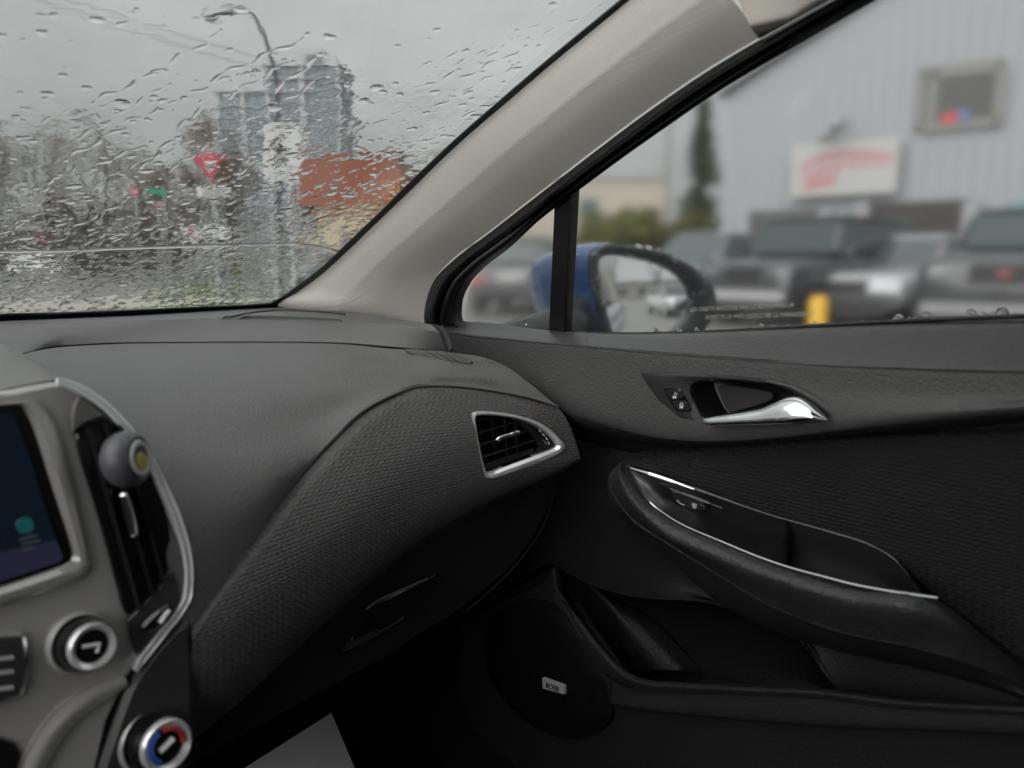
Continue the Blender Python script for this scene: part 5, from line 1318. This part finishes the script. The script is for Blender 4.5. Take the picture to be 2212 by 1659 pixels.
# ---- vehicles
m_cglass = M('car_glass', (.05, .065, .065), .08, spec=.6)
m_tyre = M('tyre_rubber', (.02, .02, .02), .8)
m_rim = M('alloy', (.35, .35, .36), .35, metal=.8)
m_lens = M('lamp_lens', (.36, .37, .38), .2)
m_tail = M('tail_lamp', (.55, .02, .03), .25)
m_trim = M('grey_trim', (.045, .045, .047), .5)
PAINT = {}
def paint(c, r_=.3):
    k = tuple(c)
    if k not in PAINT: PAINT[k] = M('car_paint', c, r_, metal=.25, coat=.8)
    return PAINT[k]
def mk_cabin(name, V, F_, mat, par, sm):
    o = mk(name, V, F_, mat, par, True); bm = bmesh.new(); bm.from_mesh(o.data)
    bmesh.ops.bevel(bm, geom=list(bm.edges), offset=.14, segments=4, profile=.5, affect='EDGES'); bm.to_mesh(o.data); bm.free(); return o
def vehicle(name, label, cat, loc, rz, Lc, Wc, Hc, hood, belt, cowl, rear, col, rake=.55, rrake=.35, group='vehicles parked outside', face_col=None, boxy=False, badge=None):
    """nose along local +x"""
    y = empty(name, loc, label, cat, group, rz); p = paint(col); w2 = Wc/2; rows = []
    st = [(-Lc/2, .42, belt-.22, .86), (-Lc/2+.06, .36, belt-.06, .94), (-Lc/2+.5, .30, belt, 1), (rear, .30, belt, 1), (0, .28, belt, 1), (cowl, .28, belt-.02, 1), (cowl+.25, .30, hood, .99), (Lc/2-.45, .30, hood-.05, .97), (Lc/2-.10, .32, hood-.12, .92), (Lc/2, .40, hood-.30, .84)]
    for x, zb, zt, k in st:
        w_ = w2*k; zm = (zb+zt)/2
        half = [(0, zb), (w_*.80, zb), (w_*.97, zb+.10), (w_, zm), (w_*.98, zt-.14), (w_*.92, zt-.03), (w_*.75, zt), (0, zt+.015)]
        rows.append(np.array([(x, a, b_) for a, b_ in half] + [(x, -a, b_) for a, b_ in half[-2:0:-1]]))
    V = loft(rows, 44, 3, closed_u=True); nv, nu = V.shape[:2]; idx = np.arange(nv*nu).reshape(nv, nu)
    f = [tuple(q) for q in np.stack([idx[:-1], np.roll(idx[:-1], -1, 1), np.roll(idx[1:], -1, 1), idx[1:]], -1).reshape(-1, 4)] + [tuple(idx[0][::-1]), tuple(idx[-1])]
    mk('body', V.reshape(-1, 3), f, p, y, True)
    bw, tw2 = w2*.93, w2*(.86 if boxy else .74); zr = Hc
    c0 = np.array([(cowl+.1, bw, belt), (cowl+.1, -bw, belt), (rear-.1, -bw, belt), (rear-.1, bw, belt)])
    c1 = np.array([(cowl+.1-rake, tw2, zr-.05), (cowl+.1-rake, -tw2, zr-.05), (rear-.1+rrake, -tw2, zr-.05), (rear-.1+rrake, tw2, zr-.05)])
    V = np.vstack([c0, c1]); mk_cabin('cabin', V, [(0, 1, 5, 4), (1, 2, 6, 5), (2, 3, 7, 6), (3, 0, 4, 7), (3, 2, 1, 0), (4, 5, 6, 7)], p, y, False)
    MB().box(c1[2][0]-.02, c1[0][0]+.02, -tw2-.01, tw2+.01, zr-.05, zr, tap=.06).build('roof', p, y)
    def win(i, j, nm, m0=.07, split=None):
        a, b_, c_, d_ = c0[i], c0[j], c1[j], c1[i]
        n = np.cross(b_-a, d_-a); n /= np.linalg.norm(n)
        if n @ ((a+b_+c_+d_)/4 - np.array([(cowl+rear)/2, 0, belt])) < 0: n = -n
        for (s0, s1) in (split or [(0, 1)]):
            q = lambda s, t: (a*(1-s)+b_*s)*(1-t) + (d_*(1-s)+c_*s)*t
            e_ = [q(s0+m0, .08), q(s1-m0, .08), q(s1-m0, .90), q(s0+m0, .90)]
            V = np.array([r_+n*.012 for r_ in e_] + [r_-n*.005 for r_ in e_]); mk(nm, V, [(0, 1, 2, 3), (4, 7, 6, 5), (0, 4, 5, 1), (1, 5, 6, 2), (2, 6, 7, 3), (3, 7, 4, 0)], m_cglass, y, False)
    win(0, 1, 'windscreen', .05); win(2, 3, 'rear_window', .07); win(3, 0, 'side_window', .03, [(0, .48), (.52, 1)]); win(1, 2, 'side_window', .03, [(0, .48), (.52, 1)])
    for sx in (Lc/2-.85, -Lc/2+.85):
        for sy in (-1, 1):
            t = MB(); t.tube([(sx, sy*(w2-.22), .34), (sx, sy*(w2-.20), .34), (sx, sy*(w2+.0), .34), (sx, sy*(w2+.02), .34)], [.30, .34, .34, .30], 20); wh = t.build('wheel', m_tyre, y, True)
            t = MB(); t.tube([(sx, sy*(w2+.0), .34), (sx, sy*(w2+.035), .34)], [.22, .20], 16); t.build('rim', m_rim, wh, True)
    fx = Lc/2
    for sy in (-1, 1):
        MB().box(fx-.22, fx-.01, sy*w2*.58-.20, sy*w2*.58+.20, hood-.36, hood-.20, tap=.02).build('headlight', m_lens, y)
        MB().box(-fx-.01, -fx+.14, sy*w2*.72-.13, sy*w2*.72+.13, belt-.36, belt-.14, tap=.02).build('tail_light', m_tail, y)
        MB().box(cowl-.12, cowl+.06, sy*(w2+.02)-.02, sy*(w2+.16)+.02, belt, belt+.14, tap=.02).build('wing_mirror', p, y)
    MB().box(fx-.10, fx+.012, -w2*.36, w2*.36, hood-.38, hood-.16, tap=.01).build('grille', m_signk, y)
    MB().box(fx-.14, fx+.05, -w2*.84, w2*.84, .44, .58, tap=.02).build('front_bumper', face_col or m_trim, y)
    MB().box(fx-.14, fx+.03, -w2*.70, w2*.70, .24, .42, tap=.02).build('lower_grille', m_signk, y)
    MB().box(-fx-.05, -fx+.14, -w2*.84, w2*.84, .40, .60, tap=.02).build('rear_bumper', m_trim, y)
    MB().box(-fx-.03, -fx+.02, -.26, .26, .68, .82).build('rear_plate', m_signw, y)
    if badge: MB().box(fx, fx+.03, -.07, .07, hood-.30, hood-.22, tap=.01).build('badge', badge, y)
    return y
def at_front(u, x): 
    r_ = ray(u, 565); t = x/r_[0]; return np.array([x, r_[1]*t, 0])
q = at_front(2120, 10.0); vehicle('pickup_truck', 'dark grey pickup with red badge on its grille, nearest at the right window edge', 'pickup', (q[0]+2.75, q[1]-.1, 0), math.pi+.05, 5.5, 2.0, 1.78, 1.18, 1.2, .75, -1.2, (.045, .047, .05), .5, .15, badge=M('red_badge', (.22, .03, .035), .4), face_col=M('bumper_grey', (.20, .20, .205), .5), boxy=True)
q = at_front(1850, 12.4); vehicle('sedan', 'silver sedan between the black jeep-like wagon and dark grey pickup', 'car', (q[0]+2.3, q[1], 0), math.pi-.05, 4.6, 1.8, 1.5, .92, .95, .85, -1.3, (.40, .41, .42), .8, .6)
q = at_front(1640, 11.6); vehicle('off_road_wagon', 'black boxy off-road wagon with pale front, parked below the wall sign', 'car', (q[0]+2.1, q[1], 0), math.pi-.12, 4.3, 1.85, 1.82, 1.12, 1.15, .75, -1.75, (.05, .05, .055), .3, .1, face_col=M('bumper_pale', (.34, .34, .35), .5), boxy=True)
q = at_front(1400, 12.0); vehicle('hatchback', 'grey-blue car partly hidden behind the blue door mirror', 'car', (q[0]+2.1, q[1], 0), math.pi-.1, 4.3, 1.8, 1.62, 1.0, 1.02, .9, -1.6, (.19, .22, .24), .8, .4)
q = at_front(1075, 10.5); vehicle('estate_car', 'dark car showing a red tail light in the quarter window', 'car', (q[0]+1.9, q[1]+1.0, 0), R(35), 4.5, 1.8, 1.55, .98, 1.0, .8, -1.8, (.07, .075, .08), .7, .4)
b = G(100, 60); vehicle('van', 'white van with orange beacon on its roof, far left beyond the road', 'van', b, R(-35), 4.8, 1.9, 2.0, 1.15, 1.2, 1.2, -2.2, (.62, .62, .62), .6, .1, boxy=True)
vb = [o for o in bpy.data.objects if o.name.startswith('van')][-1]
MB().tube([(0, 0, 2.0), (0, 0, 2.3)], [.25, .22], 12).build('beacon', M('orange_beacon', (.65, .14, .06), .4), vb, True)
b = G(-30, 62); vehicle('parked_car', 'dark car standing far left of the white van', 'car', b, R(-40), 4.4, 1.8, 1.5, .95, .98, .8, -1.5, (.06, .065, .075), .7, .5)
b = G(470, 48); vehicle('parked_car', 'dark car far away below the white boards', 'car', b, R(-42), 4.4, 1.8, 1.5, .95, .98, .8, -1.5, (.05, .05, .055), .7, .5)
b = G(700, 30); vehicle('parked_car', 'grey car behind the wire fence in front of the cream wall', 'car', b, R(-30), 4.4, 1.8, 1.5, .95, .98, .8, -1.5, (.16, .17, .18), .7, .5)
# seen only in the door mirror
vehicle('parked_car', 'pale silver car reflected in the door mirror', 'car', (3.3, -12.5, 0), R(75), 4.5, 1.8, 1.5, .95, .98, .8, -1.5, (.45, .47, .47), .7, .5)
# ---- yellow post by the window
q = P(1770, 690, d=6.3); b = np.array([q[0], q[1], 0]); y = empty('bollard', b, 'yellow safety post standing just outside the side window', 'bollard')
tz = P(1776, 640, d=6.3)[2]
tube('post', [(0, 0, 0), (0.01, .02, tz*.5), (.03, .03, tz-.03), (.03, .03, tz)], [.072, .072, .072, .05], M('yellow_paint', (.62, .36, .02), .45, var=.08), y, 18)
MB().tube([(0, 0, 0), (0, 0, .03)], .13, 18).build('base_plate', m_trim, y, True)

# ---- grey corrugated workshop
fn = np.array([math.cos(R(7.6)), math.sin(R(7.6)), 0]); fa_ = np.array([math.sin(R(7.6)), -math.cos(R(7.6)), 0])
cr_ = G(1556, 19.5); BPL = (fn[0], fn[1], 0, float(fn @ cr_)); rzb = math.atan2(fa_[1], fa_[0])
ws = empty('workshop', cr_, 'large pale blue-grey corrugated metal workshop beyond the parked cars', 'building', None, rzb)
def fl_(u, v): q = P(u, v, pl=BPL) - cr_; return float(q @ fa_), float(q[2])
m_corr = M('corrugated_steel', (.300, .315, .327), .5, metal=.1, var=.05, vscale=.7)
xa, za = fl_(1745, 92); xb, zb_ = fl_(1860, 16)
slope = (zb_-za)/(xb-xa)
LX = 26.0
def roofz(x): return za + slope*(x - xa) if x < 11 else za + slope*(11 - xa) - slope*(x-11)
V, Fc = [], []
x = 0.0
prof_ = []
while x < LX:
    prof_ += [(x, 0), (x+.17, 0), (x+.20, -.026), (x+.27, -.026), (x+.30, 0)]; x += .30
prof_ = sorted(set(prof_))
for (x, d_) in prof_: V += [(x, d_, 0), (x, d_, roofz(x))]
for i in range(len(prof_)-1): Fc.append((2*i, 2*i+2, 2*i+3, 2*i+1))
mk('wall', np.array(V), Fc, m_corr, ws, False)
MB().box(0, .05, .05, 18, 0, roofz(0)).box(LX-.05, LX, .05, 18, 0, roofz(LX)).box(.05, LX-.05, 17.9, 18, 0, 5).build('side_wall', m_corr, ws)
m_corner = M('grey_flashing', (.30, .31, .32), .5)
mk('roof', np.array([(-.2, -.25, roofz(0)), (11, -.25, roofz(11)+.06), (LX, -.25, roofz(LX)), (-.2, 18, roofz(0)), (11, 18, roofz(11)+.06), (LX, 18, roofz(LX)), (-.2, -.25, roofz(0)+.16), (11, -.25, roofz(11)+.22), (LX, -.25, roofz(LX)+.16), (-.2, 18, roofz(0)+.16), (11, 18, roofz(11)+.22), (LX, 18, roofz(LX)+.16)]),
   [(0, 1, 7, 6), (1, 2, 8, 7), (6, 7, 10, 9), (7, 8, 11, 10), (3, 9, 10, 4), (4, 10, 11, 5), (0, 6, 9, 3), (2, 5, 11, 8), (0, 3, 4, 1), (1, 4, 5, 2)], m_corner, ws, False)
def lbox(name, u0, v0, u1, v1, y0, y1, mat, par):
    a = fl_(u0, v0); c_ = fl_(u1, v1); return MB().box(min(a[0], c_[0]), max(a[0], c_[0]), y0, y1, max(0, min(a[1], c_[1])), max(a[1], c_[1])).build(name, mat, par)
m_wdark = M('window_dark', (.06, .062, .058), .4)
m_wframe = M('window_frame_grey', (.20, .20, .19), .5)
win = lbox('window', 1990, 155, 2160, 268, -.07, -.05, m_wdark, ws)
for q in ((1984, 149, 1994, 274), (2156, 149, 2168, 274), (1994, 149, 2156, 155), (1994, 268, 2156, 274), (2010, 157, 2022, 266)): lbox('window_frame', *q, -.10, -.06, m_wframe, win)
lbox('red_item', 2040, 248, 2068, 266, -.12, -.075, m_tail, win); lbox('blue_item', 2072, 240, 2094, 264, -.12, -.075, M('blue_item', (.10, .17, .32), .5), win)
d1 = lbox('garage_door', 1612, 458, 1775, 700, -.10, -.05, m_wdark, ws)
d2 = lbox('garage_door', 1862, 440, 2085, 700, -.10, -.05, M('garage_inside', (.03, .026, .023), .5, var=.5, vscale=1.5), ws)
for q in ((1855, 434, 1862, 700), (2085, 434, 2092, 700)): lbox('door_frame', *q, -.16, -.05, m_corner, d2)
for q in ((1604, 452, 1612, 700), (1775, 452, 1782, 700)): lbox('door_frame', *q, -.16, -.05, m_corner, d1)
lbox('window', 2182, 436, 2320, 510, -.08, -.05, M('teal_glass', (.10, .24, .24), .15), ws)
# wall sign: white board, red swoosh marks and a grey word too blurred to read
sg = lbox('wall_sign', 1722, 318, 1942, 418, -.30, -.20, M('board_white', (.40, .40, .39), .5), ws)
a0 = fl_(1722, 318); a1 = fl_(1942, 418)
def sgp(s, t, y_): return np.array([a0[0] + (a1[0]-a0[0])*s, y_, a0[1] + (a1[1]-a0[1])*t])
m_swoosh = M('sign_red_print', (.43, .19, .20), .5)
for top_, bot_ in (([(.08, .40), (.25, .24), (.5, .18), (.75, .22), (.97, .34)], [(.08, .52), (.25, .38), (.5, .32), (.75, .36), (.95, .42)]),
                   ([(.10, .58), (.3, .46), (.55, .40), (.75, .44), (.93, .46)], [(.10, .66), (.3, .58), (.55, .50), (.75, .50), (.93, .50)]),
                   ([(.12, .72), (.2, .66), (.35, .62), (.46, .62)], [(.14, .88), (.22, .86), (.35, .82), (.44, .80)])):
    t_ = crs(np.array([sgp(s, t, -.302) for s, t in top_]), 20); b_ = crs(np.array([sgp(s, t, -.302) for s, t in bot_]), 20)
    V = np.vstack([t_, b_, t_+[0, .01, 0], b_+[0, .01, 0]]); Fc = []
    for i in range(19): Fc += [(i, i+1, 21+i, 20+i), (40+i, 60+i, 61+i, 41+i), (i, 40+i, 41+i, i+1), (20+i, 21+i, 61+i, 60+i)]
    mk('red_swoosh', V, Fc, m_swoosh, sg, False)
for k in range(6):
    s = .52 + k*.055; q = [sgp(s, .62, -.302), sgp(s+.04, .62, -.302), sgp(s+.04, .76, -.302), sgp(s, .76, -.302)]
    V = np.array(q + [p+[0, .01, 0] for p in q]); mk('grey_letter_block', V, [(0, 1, 2, 3), (4, 7, 6, 5), (0, 4, 5, 1), (1, 5, 6, 2), (2, 6, 7, 3), (3, 7, 4, 0)], m_greyprint_glint, sg, False)
for (u, v) in ((1806, 290), (1830, 268)):
    a = fl_(u, v); mb = MB(); mb.tube([(a[0], -.05, a[1]), (a[0], -.5, a[1]+.1), (a[0], -.7, a[1])], .03, 6); mb.tube([(a[0], -.7, a[1]), (a[0], -.75, a[1]-.18)], [.06, .16], 10); mb.build('wall_lamp', m_corner, ws, True)

# ---- greenery and pole left of the workshop
b = G(1508, 30); cf = empty('conifer_tree', b, 'dark green narrow conifer beside the workshop corner', 'tree')
Hc_ = PH(1508, 205, 30)[2]
tube('trunk', [(0, 0, 0), (0, 0, Hc_*.97)], [.22, .03], m_bark, cf, 8)
V, Fc = [], []
r3 = np.random.default_rng(5)
for k in range(170):
    t = r3.random(); z = .6 + t*(Hc_-.7); ln = ((1-t)*1.15 + .12)*r3.uniform(.55, 1.15); a = r3.uniform(0, 6.28)
    for j in range(26):
        f_ = r3.random(); q = ln*f_
        c0_ = np.array([math.cos(a)*q, math.sin(a)*q, z - q*.32 + .12*f_*f_]) + r3.normal(0, .10, 3)*(.4 + f_*.5)
        dd = np.array([math.cos(a), math.sin(a), -.35]) + r3.normal(0, .4, 3); sd_ = np.cross(dd, r3.normal(0, 1, 3)); sd_ /= np.linalg.norm(sd_) + 1e-9; s = .15*r3.uniform(.5, 1.4); k0 = len(V)
        V += [c0_-dd*s, c0_+sd_*s*.35, c0_+dd*s, c0_-sd_*s*.35]; Fc.append((k0, k0+1, k0+2, k0+3))
mk('crown', np.array(V), np.array(Fc), m_leafd, cf, False)
for i, (u, hd, hh_, lb) in enumerate([(1330, 24, 2.7, 'olive green bush left of the conifer, seen over the door mirror'), (1420, 25, 2.9, 'olive green bush right beside the conifer, seen over the door mirror')]):
    b = G(u, hd); y = empty('bush', b, lb, 'bush', 'olive bushes beside the workshop')
    leaf_mass(y, 'foliage', m_leafo, [((rng.uniform(-1.1, 1.1), rng.uniform(-.9, .9), rng.uniform(.5, hh_-.5)), .65, .55) for _ in range(16)], 4600, 80+i, .11)
    mb = MB(); [mb.tube([(0, 0, 0), (rng.normal(0, .4), rng.normal(0, .4), hh_*.7)], [.05, .01], 5) for _ in range(6)]; mb.build('stems', m_bark, y)
b = G(1436, 45); y = empty('utility_pole', b, 'slim grey utility pole left of the conifer', 'pole')
tube('pole', [(0, 0, 0), (0, 0, PH(1436, 210, 45)[2])], [.16, .12], M('weathered_wood', (.24, .22, .19), .8), y, 10)
MB().box(-.9, .9, -.06, .06, PH(1436, 240, 45)[2]-.1, PH(1436, 240, 45)[2]+.1).build('crossarm', m_bark, y)
g3 = G(1130, 50); lb_ = empty('tan_building', g3, 'pale tan low building left of the utility pole', 'building', None, rz if False else math.atan2(RT[1], RT[0]))
rzz = math.atan2(RT[1], RT[0])
box_on('wall', 1100, 1430, 50, 385, 600, 8, M('tan_wall', (.44, .40, .34), .75, var=.06), lb_, g3, rzz)
box_on('roof', 1094, 1436, 50, 378, 384.5, 8.4, m_tslab, lb_, g3, rzz, -.2)
box_on('window', 1250, 1290, 50, 430, 470, .1, m_tdark, lb_, g3, rzz, -.08)
bq_ = empty('pale_building', (-6, -60, 0), 'long pale low building seen in the door mirror', 'building')
MB().box(0, 40, -8, 0, 0, 4.2).build('wall', M('pale_wall', (.42, .41, .38), .7, var=.06), bq_); MB().box(-.3, 40.3, -8.3, .3, 4.2, 4.5).build('roof', m_tslab, bq_)
for x_ in range(3, 38, 5): MB().box(x_, x_+2.2, 0, .08, 1.4, 2.8).build('window', m_tdark, bq_)
# trees behind the car, reflected in the mirror
for i, (x, y_, h, lb) in enumerate([(-2.0, -40, 9, 'bare tree left in the mirror reflection'), (6.5, -46, 8, 'bare tree right in the mirror reflection')]):
    bare_tree((x, y_, 0), h, lb, 'bare trees behind the car', 90+i, .5, 300)
